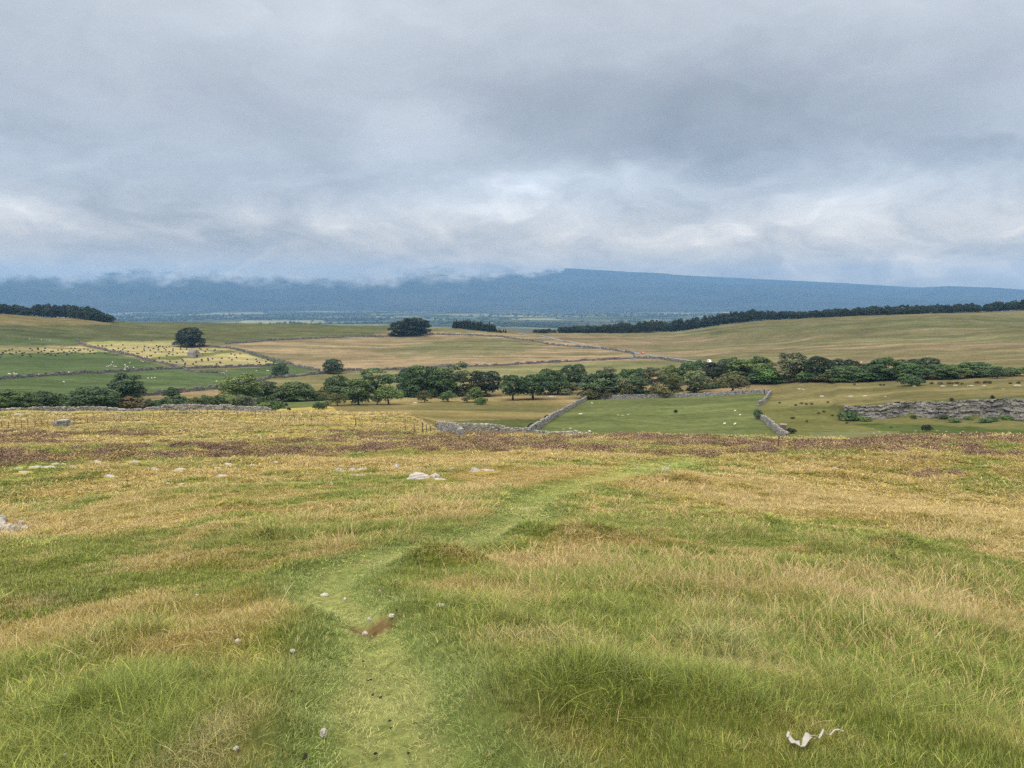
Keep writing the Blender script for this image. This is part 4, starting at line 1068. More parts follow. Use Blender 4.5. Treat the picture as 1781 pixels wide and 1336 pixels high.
for sx, sy in [(735,547),(745,545),(760,540),(768,532),(775,517),(785,545),(800,547),(860,535),(865,545),(862,558),(862,568),(880,550),(895,520),(920,553),(970,505),(985,513)]:
    sheep(sx/3.958, 500 + sy/3.958 + .8, 'white sheep in the flock left of the bale field wall', 'sheep flock in the green pasture', 420)
for sx, sy in [(1020,628),(1045,628),(1065,625),(755,672),(440,655),(1490,650),(1540,590),(1560,580),(1764,578),(1838,575),(1848,578)]:
    sheep(sx/3.958, 500 + sy/3.958 + .8, 'white sheep scattered in the pasture below the field wall', 'sheep below the wall', 380)
for sx, sy in [(205,357),(285,362),(320,366),(345,366)]:
    sheep(sx/3.958, 500 + sy/3.958 + .8, 'white sheep on the upper green strip under the olive ridge', 'sheep on the upper strip', 600)
for q, lb in (((1278.5,716.5),'small white sheep highest of four in the walled field'), ((1287,724),'white sheep near the dark wall bush in the walled field'), ((1259.5,739.5),'white sheep lower left of the group in the walled field'), ((1278,740),'white sheep lower right of the group in the walled field'), ((1025,753),'lone white sheep near the bottom of the walled field'), ((1030,703),'white sheep close under the top wall of the walled field'), ((1008,722.5),'left white sheep of a pair by the diagonal wall'), ((1011.5,722),'right white sheep of a pair by the diagonal wall')):
    sheep(q[0], q[1], lb, 'sheep in the walled field', 125, .58)
for q in ((1488,630),(1498,632),(1510,633)):
    sheep(q[0], q[1], 'white sheep on the tan moor above the right belt', 'sheep on the moor', 450)

# ---------------------------------------------------------------- vehicles on the lane
def vehicle(p, rz, paint, label, cat, van=False):
    t = empty('car' if not van else 'van', p, rz); tag(t, label, cat)
    if van: prof = [(-2.3,.35),(-2.35,1.1),(-2.3,2.1),(-1.9,2.25),(1.0,2.25),(1.7,1.35),(2.35,1.1),(2.45,.7),(2.4,.35)]
    else: prof = [(-2.0,.35),(-2.1,.8),(-1.95,1.05),(-1.5,1.45),(-.9,1.52),(.2,1.48),(.9,1.05),(1.8,.9),(2.1,.7),(2.05,.35)]
    bm = bmesh.new(); w = .88
    a = [bm.verts.new((x, -w * (1 if z < 1.1 else .86), z)) for x, z in prof]; b = [bm.verts.new((x, w * (1 if z < 1.1 else .86), z)) for x, z in prof]
    bm.faces.new(a); bm.faces.new(b[::-1]); n = len(prof)
    for i in range(n): bm.faces.new((a[i], b[i], b[(i+1) % n], a[(i+1) % n]))
    bmesh.ops.recalc_face_normals(bm, faces=bm.faces)
    bmesh.ops.bevel(bm, geom=bm.edges[:], offset=.06, segments=2, affect='EDGES')
    me = bpy.data.meshes.new('body'); bm.to_mesh(me); bm.free(); me.materials.append(paint); obj('body', me, t)
    for s in (-1, 1):
        mb = MB(); mb.box((.1 if van else -.35, s*.80, 1.65 if van else 1.2), (1.5, .06 if not van else .1, .38), roteul(s*-.1, 0, 0)); obj('window', mb.mesh('window', M_GLASS), t)
        for x in (-1.3, 1.35):
            bm = bmesh.new(); bmesh.ops.create_cone(bm, cap_ends=True, segments=14, radius1=.34, radius2=.34, depth=.22)
            bmesh.ops.rotate(bm, verts=bm.verts, matrix=Matrix.Rotation(math.pi/2, 3, 'X')); bmesh.ops.translate(bm, verts=bm.verts, vec=(x, s*.8, .34))
            me = bpy.data.meshes.new('wheel'); bm.to_mesh(me); bm.free(); me.materials.append(M_TYRE); obj('wheel', me, t)
def lane_dir(a, b):
    p, q = hit(*a, 480), hit(*b, 480); return math.atan2(q.y - p.y, q.x - p.x)
vehicle(hit(1117.5, 616, 480) + Vector((0,0,.2)), lane_dir((1105,614.5),(1130,618)), M_RED, 'small orange-red car driving along the lane across the moor', 'car')
vehicle(hit(1233.5, 631.5, 480) + Vector((0,0,.2)), lane_dir((1225,631),(1245,635)) + .2, M_WHITE, 'white van on the lane half hidden above the dark treetops', 'van', True)

# ---------------------------------------------------------------- fences
def fence(pts, name, label, posts_px, rmin, hgt=1.1, netting=False):
    P = [hit(a, b, rmin) for a, b in pts]
    t = empty(name, P[0]); tag(t, label, 'fence')
    px = [p[0] for p in pts]; py = [p[1] for p in pts]; tops = []
    for k, x in enumerate(posts_px):
        p = hit(x, float(np.interp(x, px, py)), rmin)
        h = hgt * random.uniform(.85, 1.12); big = (not netting) and k % 4 == 0
        mb = MB(); w = .12 if big else (.06 if netting else .08); l = rng.normal(size=2) * .05
        mb.tube([(p.x, p.y, p.z - .3), (p.x + l[0]*.5, p.y + l[1]*.5, p.z + h*.5), (p.x + l[0], p.y + l[1], p.z + h * (1.1 if big else 1))], [w*.62, w*.58, w*.5], 6)
        o = obj('post', mb.mesh('post', M_POST), t); o.matrix_parent_inverse = Matrix.Translation(-P[0]); tops.append((p, h))
    mb = MB()
    for f in ((.25,.5,.75,.98) if netting else (.5,.95)):
        mb.tube([(p.x, p.y, p.z + 1.0*hgt*f) for p, h in tops], [.012 if not netting else .014] * len(tops), 4)
    if netting:
        for (p, h), (q, h2) in zip(tops[:-1], tops[1:]):
            for k in range(1, 8):
                m = p.lerp(q, k/8); mb.tube([(m.x, m.y, m.z + .05), (m.x, m.y, m.z + hgt*.95)], [.009, .009], 3)
    o = obj('wire', mb.mesh('wire', M_WIRE), t); o.matrix_parent_inverse = Matrix.Translation(-P[0])
fence([(-30,750),(0,748.5),(60,745),(110,741),(170,735),(230,731),(300,725.5),(358,722)], 'netting_fence', 'wire netting fence on thin posts across the left golden slope', list(np.arange(-20, 358, 11.5)), 95, 1.15, True)
fence([(361,722),(388,723),(413,723),(438,725),(461,726),(488,727),(512,729),(542,731),(567,735),(592,738),(619,741),(672,747),(705,750),(721,751),(735,752),(748,753)], 'post_fence', 'line of leaning wooden posts over the golden slope to the near wall', [361,388,413,438,444,458,461,488,512,542,567,592,619,672,705,721,735,742,749], 85, 1.15)
mb = MB(); p = hit(1353, 782, 30, 88); mb.tube([(0,0,-.3),(.02,0,.6),(.05,0,1.0)], [.055,.055,.05], 7); o = obj('post', mb.mesh('post', flat_mat('brown_post', (.13,.085,.06), .9, .3, 8)), loc=p); tag(o, 'single brown wooden post on the heather below the wall end', 'post')

# ---------------------------------------------------------------- small stone things
def trough():
    p = hit(111, 742, 90); k = (p.y) / FPX
    t = empty('stone_shelter', p, .1); tag(t, 'squat grey stone block with a slab top beside the netting fence', 'shelter')
    w, h = 16 * k, 10 * k
    mb = MB()
    for c in range(5):
        q = -w/2
        while q < w/2 - .05:
            l = min(rng.uniform(.4, 1.0), w/2 - q); mb.box((q + l/2, 0, h*(c+.5)/5), (l*.98, 1.3, h/5*.98), roteul(0, 0, rng.normal()*.03), .07, float(rng.uniform(.3, .75))); q += l
    obj('block', mb.mesh('block', stone_mat('green_grey_stone', (.20,.22,.20), (.32,.34,.31), sc=1.5)), t)
    mb = MB(); mb.box((0, 0, h + .09), (w*1.06, 1.5, .18), None, .04, .7); obj('slab', mb.mesh('slab', M_WALL), t)
    mb = MB(); mb.box((-w/2 - .35, 0, .3), (.7, .9, .55), roteul(0, .6, 0), .15, .8); mb.box((w/2 + .3, 0, .25), (.5, .8, .5), None, .2, .3); obj('rubble', mb.mesh('rubble', M_WALL), t)
trough()
def tank():
    p = hit(1362, 747.5, 122); k = p.y / FPX
    t = empty('brick_tank', p, -.35); tag(t, 'small brown square stone tank with pale rim right of the wall', 'tank')
    mb = MB(); w, h = 11*k, 9*k
    for c in range(4): mb.box((0, 0, h*(c+.5)/4), (w, w*.9, h/4*.97), roteul(0,0,rng.normal()*.01), .02, float(rng.uniform(.4,.6)))
    obj('body', mb.mesh('body', M_BRICK), t)
    mb = MB(); mb.box((0,0,h+.06), (w*1.04, w*.95, .13), None, .02, .6); obj('rim', mb.mesh('rim', M_WALL), t)
tank()

# small bushes, scrub
def scrub(x0, x1, yt, yb, tint, label, rmin, kind='bush', group='scrub bushes'):
    put_tree(x0, x1, yt, yb, kind, tint, label, rmin, group)
scrub(1311,1325,711,729,'dk','dark bush growing in the gap between the two right-hand wall legs',122)
scrub(1368,1384,744,754,'vd','dark bush right of the small brown tank',122)
scrub(1358,1372,754,763,'dk','low dark scrub hugging the lower right-hand wall',122)
scrub(916,932,735,750,'vd','dark bush hugging the lower half of the diagonal wall',122)
scrub(947,957,721,731,'vd','small dark bush halfway up the diagonal wall',122)
scrub(910,922,749,757,'vd','low dark scrub at the foot of the diagonal wall',122)
scrub(1460,1496,716,732,'mid','pale green bush at the left end of the quarry face',150)
scrub(1478,1494,719,731,'bri','brighter green bush before the left end of the quarry face',150)
scrub(1604,1620,738,751,'vd','dark bush alone on the green bank below the quarry',130)
scrub(1172,1178,712,719,'vd','tiny black bush in the middle of the walled field',125)
for k, (x, y, w, tint) in enumerate([(1508,733,14,'mid'),(1660,735,18,'bri'),(1685,731,14,'mid'),(1712,735,20,'bri'),(1728,733,18,'mid'),(1752,731,16,'bri'),(1640,729,12,'mid'),(1588,729,10,'mid')]):
    scrub(x - w/2, x + w/2, y - 8, y, tint, 'low green bush along the foot of the quarry face', 150, group='bushes at the quarry foot')
for x, y, w in [(1394,703,7),(1402,704,6),(1412,704,6),(1384,706,5),(1433,717,7),(1424,720,6),(1378,728,9),(1448,724,5),(1473,737,6),(1440,701,5),(1486,670,5),(1403,734,5),(1550,745,5),(1356,702,5)]:
    scrub(x - w*.4, x + w*.4, y - 3.4, y + .3, 'dk', 'tiny dark scrub dot on the green slope left of the quarry', 125, group='scrub dots on the slope')
for x, y, w in [(1620,668,6),(1636,668.5,9),(1652,668,11),(1665,667.5,7),(1673,669,5),(1700,667,8),(1713,667.5,5),(1720,667.5,7),(1757,668,5),(1771,667.5,6),(1531,671,4),(1537,671,4)]:
    scrub(x - w/2, x + w/2, y - 4 - (2 if 1708 < x < 1724 else 0), y + .2, 'brn', 'tiny dark bush in the stony row on the right pasture', 262, group='dark bushes on the right pasture')
for x, y in [(1726,693),(1655,698),(498,706.5),(503,717)]:
    scrub(x - 3, x + 3, y - 6, y, 'vd', 'tiny dark bush alone at the slope edge', 200, group='lone tiny bushes')

# ---------------------------------------------------------------- rocks
def rock_mesh(seed, flat=.45, nlump=9, jag=.3):
    rs = np.random.default_rng(seed); bm = bmesh.new(); bmesh.ops.create_icosphere(bm, subdivisions=4, radius=1)
    V = np.array([v.co[:] for v in bm.verts])
    for _ in range(nlump * 2):     # chip planes off the ball
        d = rs.normal(size=3); d[2] = abs(d[2]) * .8; d /= np.linalg.norm(d); c = rs.uniform(.55, .9)
        t = V @ d; V = np.where((t > c)[:, None], V - d * ((t - c) * .92)[:, None], V)
    n = fbm(V[:, 0]*3 + seed, V[:, 1]*3 + V[:, 2]*2.3, 4, seed) - .5
    V = V * (1 + jag * n)[:, None]
    V[:, 2] = V[:, 2] * flat
    V[:, 2] = np.where(V[:, 2] > 0, np.round(V[:, 2] / .11) * .11 * .5 + V[:, 2] * .5, V[:, 2])
    for v, c in zip(bm.verts, V): v.co = c
    me = bpy.data.meshes.new('limestone_rock'); bm.to_mesh(me); bm.free(); me.materials.append(M_STONE)
    at = me.attributes.new('val', 'FLOAT', 'POINT'); vv = np.clip(.55 + n * 1.3, 0, 1).astype(np.float32); at.data.foreach_set('value', vv)
    return me
M_PEB = stone_mat('pale_pebble', (.46, .44, .40), (.62, .60, .56), (.12, .11, .10), sc=1.5)
ROCK = [rock_mesh(s, f, n, j) for s, f, n, j in ((3,.5,9,.3),(5,.4,11,.35),(8,.6,8,.25),(11,.35,12,.4),(14,.7,7,.2))]
def rock(px, py, w, h, label, rmin=1.6, rmax=130, grp=None, k=None, cat='rock', name='limestone_rock', dz=0):
    p = hit(px, py, rmin, rmax); d = p.y * CP - p.z * SP
    me = ROCK[random.randrange(5)] if k is None else ROCK[k]
    sx = w / FPX * d / 2; sz = h / FPX * d * (.68 if cat == 'rock' and w < 40 and grp != 'rubble heap' else 1)
    o = obj(name, me, loc=(p.x, p.y, p.z + sz * (.02 if cat == 'rock' else .12) + dz)); o.scale = (sx, min(sx, max(sz * 1.6, sx * .6)), sz / .5 * .85); o.rotation_euler = (random.uniform(-.08, .08), random.uniform(-.1, .1), random.uniform(-.4, .4) + random.choice((0, math.pi)))
    if cat == 'stone':
        me2 = PEB.setdefault(me.name, me.copy()); me2.materials.clear(); me2.materials.append(M_PEB); o.data = me2; o.location.z += .018
    return tag(o, label, cat, grp)
PEB = {}
rock(728,832,62,15,'largest flat pale limestone slab left of the path top',12,k=1)
rock(757,829,22,11,'pitted pale stone at the right shoulder of the largest slab',12,k=0)
rock(764,834,30,7,'low sliver of pale rock in front of the pitted stone',12,k=3)
rock(588,819,24,9,'rounded pale boulder at the left of the middle rock row',12,k=2)
rock(612,818,22,9,'broken grey stone right of the rounded pale boulder',12)
rock(630,816,24,7,'flat pale slab right of the broken grey stone',12,k=3)
rock(625,827,26,6,'half-buried brownish slab below the middle rock row',12,k=3)
rock(689,813,15,10,'upright pale block standing alone above the largest slab',12,k=4)
rock(788,815,24,6,'thin pale slab left of the long low slabs near the path',12,k=3)
rock(826,819,22,10,'pale stone heading the long low slab row near the path',12)
rock(848,818,30,6,'long low slab right of its pale head stone',12,k=3)
rock(576,842,9,6,'small white stone below the rounded pale boulder',10,k=2)
rock(893,822,7,6,'small white stone between the slab row and the path',12,k=2)
rock(1157,818,16,10,'pale pointed rock beside the far end of the path',12,k=4)
rock(1338,815,18,6,'pale flat rock right of the far path end',12,k=3)
rock(1452,816,14,7,'white boulder on the golden grass at right',12,k=2)
rock(1110,817,8,6,'small grey stone left of the pale pointed rock',12,k=2)
for x, y, w, h in [(32,814,18,4),(62,813,30,5),(86,813,28,5),(95,807,22,4),(110,808,12,7),(126,813,14,6),(42,821,24,5),(168,804,18,6),(234,804,26,7),(157,825,8,4),(190,829,26,5),(270,817,22,6),(312,818,34,8),(345,817,12,5),(384,828,28,5),(378,815,18,5),(396,809,24,7),(292,842,12,4),(316,842,18,4),(364,809,5,5),(440,811,30,6),(480,806,22,7),(416,820,8,6),(505,818,22,4),(450,841,18,4),(550,815,10,5),(340,827,20,4)]:
    rock(x, y, w, h, 'pale flat stone among the scattered row on the left moor', 12, grp='scattered stones on the left moor')
for x, y, w, h in [(420,738,12,4),(428,735,10,4),(380,733,12,4),(386,732,8,5),(472,731,10,4),(478,732,8,3),(8,734,10,4),(33,730,10,3),(137,748,12,4),(186,745,9,4),(30,722,30,6),(50,720,20,5),(95,719,18,4),(120,721,16,4),(310,718,12,4),(345,717,14,4),(385,717,10,4)]:
    rock(x, y, w, h, 'white stone lying on the golden slope below the left walls', 80, 200, grp='stones on the golden slope')
# rubble heap cut by the left edge
for x, y, w, h, dz, lb in [(-4,922,44,24,0,'big grey boulder of the rubble heap at the left photo edge'),(14,921,26,16,0,'white boulder in the middle of the left-edge rubble heap'),(26,922,26,13,0,'cracked pale boulder right of the white one in the heap'),(42,921,26,9,0,'low pinkish stone at the right toe of the rubble heap'),(38,912,14,11,0,'grey stone standing behind the toe of the rubble heap'),(2,908,22,15,.12,'topmost grey stone of the left-edge rubble heap'),(14,926,34,7,0,'low pinkish slab along the front of the rubble heap')]:
    rock(x, y, w, h, lb, 8, 40, 'rubble heap', dz=dz)
# stones in the turf
for x, y, w, h, lb in [(563,1283,15,12,'fist-sized white stone at the left edge of the near path'),(411,1309,12,7,'small grey stone in the turf near the bottom left'),(114,1322,9,6,'tiny white stone at the bottom left of the turf'),(509,1137,11,6,'small pale pebble left of the worn step'),(414,1120,12,8,'small pinkish pebble on the left turf'),(343,1040,9,6,'small bluish stone in the left grass'),(564,1038,17,6,'flat white stone where the path bends'),(600,1046,7,4,'tiny white pebble right of the flat bend stone'),(688,1015,8,5,'bright white pebble right of the path bend'),(661,1031,7,4,'tiny pale pebble below the bright white one'),(766,1056,18,5,'flat pale stone on the turf right of the worn step'),(682,1075,14,5,'brownish flat stone above the worn step'),(642,1083,9,6,'rounded grey stone beside the worn step'),(634,1107,12,5,'pale stone lying in the bare soil of the worn step'),(993,1037,9,7,'small grey stone in the right-hand grass'),(916,888,7,5,'small white stone on the far bend of the path')]:
    rock(x, y, w, h, lb, 1.6, 40, 'stones in the turf', name='stone', cat='stone')
for x, y, w in [(1690,671,18),(1712,671,8),(1640,672,12),(1662,671,10),(1770,671,14),(1590,672,8),(1390,677,8),(1397,678,6),(1505,689,14),(1430,690,8),(1480,690,10),(1540,690,6),(1745,677,5),(800,739,10),(815,741,10),(722,701,14),(770,699,18),(960,690,20),(946,692,10)]:
    rock(x, y, w, 3.5, 'pale limestone outcrop stone in the far pastures', 150, 420, grp='far outcrop stones')
for x, y, w in [(1550,756,6),(1556,757,7),(1545,754,5),(1561,755,5),(1592,750,4),(1630,750,4),(1646,751,4),(1675,751,4),(1530,752,6),(1520,754,5)]:
    rock(x, y, w, 3, 'pale scree stone on the bank below the quarry', 120, 205, grp='scree stones')
for x, y, w in [(1270,760,6),(1288,759,7),(1284,757,4),(1242,761,4),(980,748,5),(992,747,6),(1000,750,5),(1075,724,5),(1083,724,7),(1092,723,5),(960,752,4)]:
    rock(x, y - 1.5, w, 2.5, 'pale stone in the turf of the walled field', 122, 300, grp='stones in the walled field')

# ---------------------------------------------------------------- white rag strip
def rag():
    P = [(1368,1301),(1371,1295),(1374,1301),(1380,1308),(1386,1314),(1391,1317),(1396,1314),(1401,1307),(1406,1299),(1409,1296),(1411,1300),(1416,1301),(1423,1300),(1427,1295),(1431,1291),(1436,1293),(1442,1294),(1450,1291),(1458,1288),(1464,1286),(1468,1288)]
    wd = [.010,.02,.026,.024,.02,.012,.016,.03,.032,.022,.012,.007,.007,.008,.008,.006,.006,.006,.007,.011,.008]
    V, n = [], len(P); c = []
    for k, (a, b) in enumerate(P):
        q = hit(a, b + 2, 1.5, 10); c.append((q.x, q.y, q.z + .05 + .010 * math.sin(k*1.9)))
    c = np.array(c)
    for k in range(n):
        d = c[min(k+1, n-1)] - c[max(k-1, 0)]; d /= np.linalg.norm(d); s = np.cross(d, (0, 0, 1)); s /= np.linalg.norm(s); s = s + np.array([0, 0, .5 * math.sin(k * 1.3)])
        w = wd[k] * .45
        for f, l in ((-1, 0), (-.4, .35), (.3, -.25), (1, .1)):
            V.append(c[k] + s * w * f + np.array([0, 0, l * w]))
        for f, l in ((1, .02), (.3, -.33), (-.4, .27), (-1, -.08)):
            V.append(c[k] + s * w * f + np.array([0, 0, l * w - .002]))
    F = [[i*8+k, i*8+(k+1) % 8, i*8+8+(k+1) % 8, i*8+8+k] for i in range(n-1) for k in range(8)]
    o = obj('cloth_strip', np_mesh('cloth_strip', np.array(V), np.array(F), M_CLOTH, True)); tag(o, 'crumpled strip of white rag trailing a thin tail in the near right grass', 'rag')
rag()

# ---------------------------------------------------------------- dung pellets and bare soil
def pellets():
    mb = rock_mesh(31, .7, 4, .3); mb.name = 'dropping'; mb.materials.clear(); mb.materials.append(M_DUNG)
    for x, y in [(532,1325),(530,1331),(648,1217),(645,1191),(662,1222),(632,1158),(631,1166),(639,1192),(678,1264),(680,1277),(722,1269),(654,1323),(710,1322),(508,1213),(509,1222),(494,1130),(566,1167),(425,1034),(664,1056),(690,1068),(900,892),(910,903),(905,897),(915,900)]:
        p = hit(x, y, 1.5, 20); o = obj('dropping', mb, loc=(p.x, p.y, p.z + .03)); s = random.uniform(.005, .009) * (1 if p.y < 8 else 2); o.scale = (s * 1.4, s, s); o.rotation_euler = (0, 0, random.uniform(0, 3))
        tag(o, 'dark sheep dropping lying on the trodden turf of the path', 'dropping', 'sheep droppings')
pellets()
# ---------------------------------------------------------------- grass
PCOL = {}
def blade_mesh(name, nb, rad, hmin, hmax, wid, bend, seg=4, spread=.35, head=0.0, drybias=0.0):
    V, Q, T, val, hd = [], [], [], [], []
    n = 0
    for b in range(nb):
        a = rng.uniform(0, 2*math.pi); q = rad * math.sqrt(rng.uniform()); h = rng.uniform(hmin, hmax)
        lean = rng.normal() * spread * .5 + .12; la = a + rng.normal() * .8
        fa = rng.uniform(0, 2*math.pi); side = np.array([math.cos(fa), math.sin(fa), 0]); dirv = np.array([math.cos(la), math.sin(la), 0])
        bd = bend * rng.uniform(.3, 1.4); v = rng.uniform()
        w0 = wid * min(1.7, .45 + rng.gamma(2.0, .25)); p = np.array([q*math.cos(a), q*math.sin(a), -.02]); ang = lean
        has_head = rng.uniform() < head; L = h * (1 + .1 * abs(bd))
        for s in range(seg + 1):
            t = s / seg; w = w0 * (1 - t) ** .7 if s < seg else 0
            if has_head: w = w0 * .45 * (1 if t < .75 else (2.2 if s < seg else 0))
            if s < seg:
                V += [p - side*w/2, p + side*w/2]; val += [v, v]; k = 1. if has_head and t > .6 else 0.; hd += [k*.7, k*.7]
                if s: Q.append([n + 2*s-2, n + 2*s-1, n + 2*s+1, n + 2*s])
            else:
                V.append(p); val.append(v); hd.append(.8 if has_head else 0.); T.append([n + 2*s-2, n + 2*s-1, n + 2*s])
            p = p + L/seg * (math.sin(ang) * dirv + math.cos(ang) * np.array([0, 0, 1.])); ang = min(ang + bd/seg, 2.0)
        n += 2*seg + 1
    return np_mesh(name, np.array(V), [np.array(Q), np.array(T)], M_GRASS, False, {'val': np.array(val), 'head': np.array(hd)})

def pcoll(key, variants):
    c = bpy.data.collections.new('proto_' + key)
    for k, me in enumerate(variants):
        o = bpy.data.objects.new('tuft_%s_%02d' % (key, k), me); c.objects.link(o)
    return c

def scatter(name, coll, P, rot, scl, idx, tint, dry, label, cat):
    me = bpy.data.meshes.new(name); n = len(P)
    me.vertices.add(n); me.vertices.foreach_set('co', np.asarray(P, np.float32).ravel())
    def at(k, t, a, key):
        q = me.attributes.new(k, t, 'POINT'); q.data.foreach_set(key, np.asarray(a).ravel())
    at('rot', 'FLOAT_VECTOR', rot.astype(np.float32), 'vector'); at('scl', 'FLOAT_VECTOR', scl.astype(np.float32), 'vector')
    at('idx', 'INT', idx.astype(np.int32), 'value')
    at('tint', 'FLOAT_COLOR', np.concatenate([tint, np.ones((n, 1))], 1).astype(np.float32), 'color'); at('dry', 'FLOAT', dry.astype(np.float32), 'value')
    o = obj(name, me); tag(o, label, cat, kind='stuff')
    ng = bpy.data.node_groups.new(name, 'GeometryNodeTree')
    ng.interface.new_socket('Geometry', in_out='INPUT', socket_type='NodeSocketGeometry'); ng.interface.new_socket('Geometry', in_out='OUTPUT', socket_type='NodeSocketGeometry')
    gi = ng.nodes.new('NodeGroupInput'); go = ng.nodes.new('NodeGroupOutput'); ip = ng.nodes.new('GeometryNodeInstanceOnPoints'); ci = ng.nodes.new('GeometryNodeCollectionInfo')
    ci.inputs['Collection'].default_value = coll; ci.inputs['Separate Children'].default_value = True; ci.inputs['Reset Children'].default_value = True
    def na(k, t):
        q = ng.nodes.new('GeometryNodeInputNamedAttribute'); q.data_type = t; q.inputs['Name'].default_value = k; return q.outputs['Attribute']
    ip.inputs['Pick Instance'].default_value = True
    er = ng.nodes.new('FunctionNodeEulerToRotation')
    ng.links.new(gi.outputs[0], ip.inputs['Points']); ng.links.new(ci.outputs[0], ip.inputs['Instance'])
    ng.links.new(na('idx', 'INT'), ip.inputs['Instance Index']); ng.links.new(na('rot', 'FLOAT_VECTOR'), er.inputs[0]); ng.links.new(er.outputs[0], ip.inputs['Rotation'])
    ng.links.new(na('scl', 'FLOAT_VECTOR'), ip.inputs['Scale']); ng.links.new(ip.outputs[0], go.inputs[0])
    md = o.modifiers.new('scatter', 'NODES'); md.node_group = ng
    return o

def fan_points(r0, r1, dens, amax=.80):
    """uniform points in a ring sector; dens in points per m2"""
    n = int(dens * amax * (r1*r1 - r0*r0))
    r = np.sqrt(rng.uniform(r0*r0, r1*r1, n)); a = rng.uniform(-amax, amax, n)
    return r * np.sin(a), r * np.cos(a)

# level of detail: distance band, blade width factor
LOD = [(1.6, 4.5, 1.0, 1.35), (4.5, 9, 1.7, .60), (9, 18, 3.0, .30), (18, 36, 5.0, .14), (36, 75, 9, .055), (75, 135, 16, .018), (135, 204, 26, .008)]
turf = [[blade_mesh('turf', 38, .07, .015, .062, .0027*w, 1.2, 3, 1.1) for _ in range(4)] for _, _, w, _ in LOD]
mid = [[blade_mesh('mid', 34, .085, .04, .15, .0027*w, 1.3, 4, .9) for _ in range(5)] for _, _, w, _ in LOD]
tus = [[blade_mesh('tus', 52, .09, .12, .28, .0027*w, 1.5, 5, .8) for _ in range(4)] for _, _, w, _ in LOD]
stem = [[blade_mesh('stem', 6, .10, .18, .40, .0022*w, .9, 5, .55, head=.7) for _ in range(5)] for _, _, w, _ in LOD]
def flat_coll(key, lods):
    return pcoll(key, [m for l in lods for m in l]), len(lods[0])

ROCKS = [(o.location.x, o.location.y, max(o.scale.x, o.scale.y)) for o in COL.objects if o.name.startswith(('limestone_rock', 'stone')) and o.get('category') in ('rock', 'stone')]
ROCKS = [q for q in ROCKS if math.hypot(q[0], q[1]) < 130]
def off_rocks(x, y):
    m = np.ones(x.shape, bool)
    for rx, ry, s in ROCKS:
        q = math.hypot(rx, ry); f = 1 - 1.1 * s / q
        m &= (np.hypot(x - rx, y - ry) > s * 1.0) & (np.hypot(x - rx * f, y - ry * f) > s * 1.0)
    return m

def before_brow(x, y):
    r = np.hypot(x, y); a = np.arctan2(x, y)
    lim = np.interp(a, [az_of(q, 720) for q in (-400, 480, 640, 700, 760, 800, 950, 1150, 1445, 2200)], [184, 184, 186, 170, 132, 101, 93, 91, 88, 88])
    return r < lim

def grow(name, lods, base_dens, keepf, hs, dryadd, label, cat, tintk=1.0, rmaxl=7, tintf=None):
    coll, nv = flat_coll(name, lods); P, R, S, I, T, D = [], [], [], [], [], []
    for li, (r0, r1, w, dk) in enumerate(LOD[:rmaxl]):
        x, y = fan_points(r0, r1, base_dens * dk, (1.75, 1.6, 1.3, 1.05, .95, .9, .85)[li])
        k = keepf(x, y, li); m = (rng.uniform(0, 1, len(x)) < k) & off_rocks(x, y) & before_brow(x, y); x, y = x[m], y[m]
        # stay on the near side of the brow
        z = H(x, y); n = len(x)
        P.append(np.stack([x, y, z], 1)); R.append(np.stack([rng.normal(size=n)*.12, rng.normal(size=n)*.12, rng.uniform(0, 6.28, n)], 1))
        hf = hs(x, y, li) * rng.uniform(.7, 1.3, n); lat = {0: 1, 1: 1.08, 2: 1.25, 3: 1.5, 4: 2.1, 5: 2.9, 6: 4.0}[li]
        S.append(np.stack([np.full(n, lat), np.full(n, lat), hf], 1)); I.append(li * nv + rng.integers(0, nv, n))
        c, d = fg_colour(x, y)
        if tintf is not None: c = tintf(c, x, y)
        rr_ = np.hypot(x, y); d = d * (1 - .62 * sm(rr_, 22, 60))
        T.append(np.clip(c * (tintk * (1 - .26 * sm(rr_, 25, 80)))[:, None] * (1 + .16 * rng.normal(size=(n, 1))), .004, .8)); D.append(np.clip(d + dryadd + .1 * rng.normal(size=n), 0, 1))
    cc = [np.concatenate(q) for q in (P, R, S, I, T, D)]
    return scatter(name, coll, *cc, label, cat)

GK = 1.12
def not_soil(x, y): return 1 - .93 * soil_mask(x, y)
grow('turf_grass', turf, 720, lambda x, y, l: (1.0 - .2 * tall_field(x, y)) * not_soil(x, y) * (1 - .7 * heather_mask(x, y)), lambda x, y, l: (.75 + .9 * fbm(x/1.1, y/1.1, 2, 173)) * (.26 + .74 * sm(path_d(x, y), .5, 1.3)), .16, 'short cropped green turf over the path and the near moor', 'grass', GK, 5)
grow('meadow_grass', mid, 400, lambda x, y, l: sm(tall_field(x, y), .08, .6) * (.92) * (1 - .75 * heather_mask(x, y)), lambda x, y, l: .32 + .55 * tall_field(x, y), .14, 'ankle-high olive and straw meadow grass on either side of the path', 'grass', GK)
def tus_keep(x, y, l):
    t = sm(fbm(x / .85, y / .85, 2, 181), .55, .66) * sm(tall_field(x, y), .3, .7) * .8
    for mx, my, rx, ry, h in MOUNDS: t = np.maximum(t, .9 * np.exp(-(((x - mx) / rx) ** 2 + ((y - my) / ry) ** 2) * 1.2))
    return t * (1 - heather_mask(x, y)) * sm(path_d(x, y), .8, 1.4)
def tus_tint(c, x, y):
    g = A(110, 124, 60); w = .65 * (1 - sm(np.hypot(x, y), 10, 40))[:, None]; return c * (1 - w) + g * w
grow('tussock_grass', tus, 165, tus_keep, lambda x, y, l: .46 + .25 * tall_field(x, y), -.02, 'rank arching green grass tussocks among the meadow grass', 'grass', GK, 6, tus_tint)
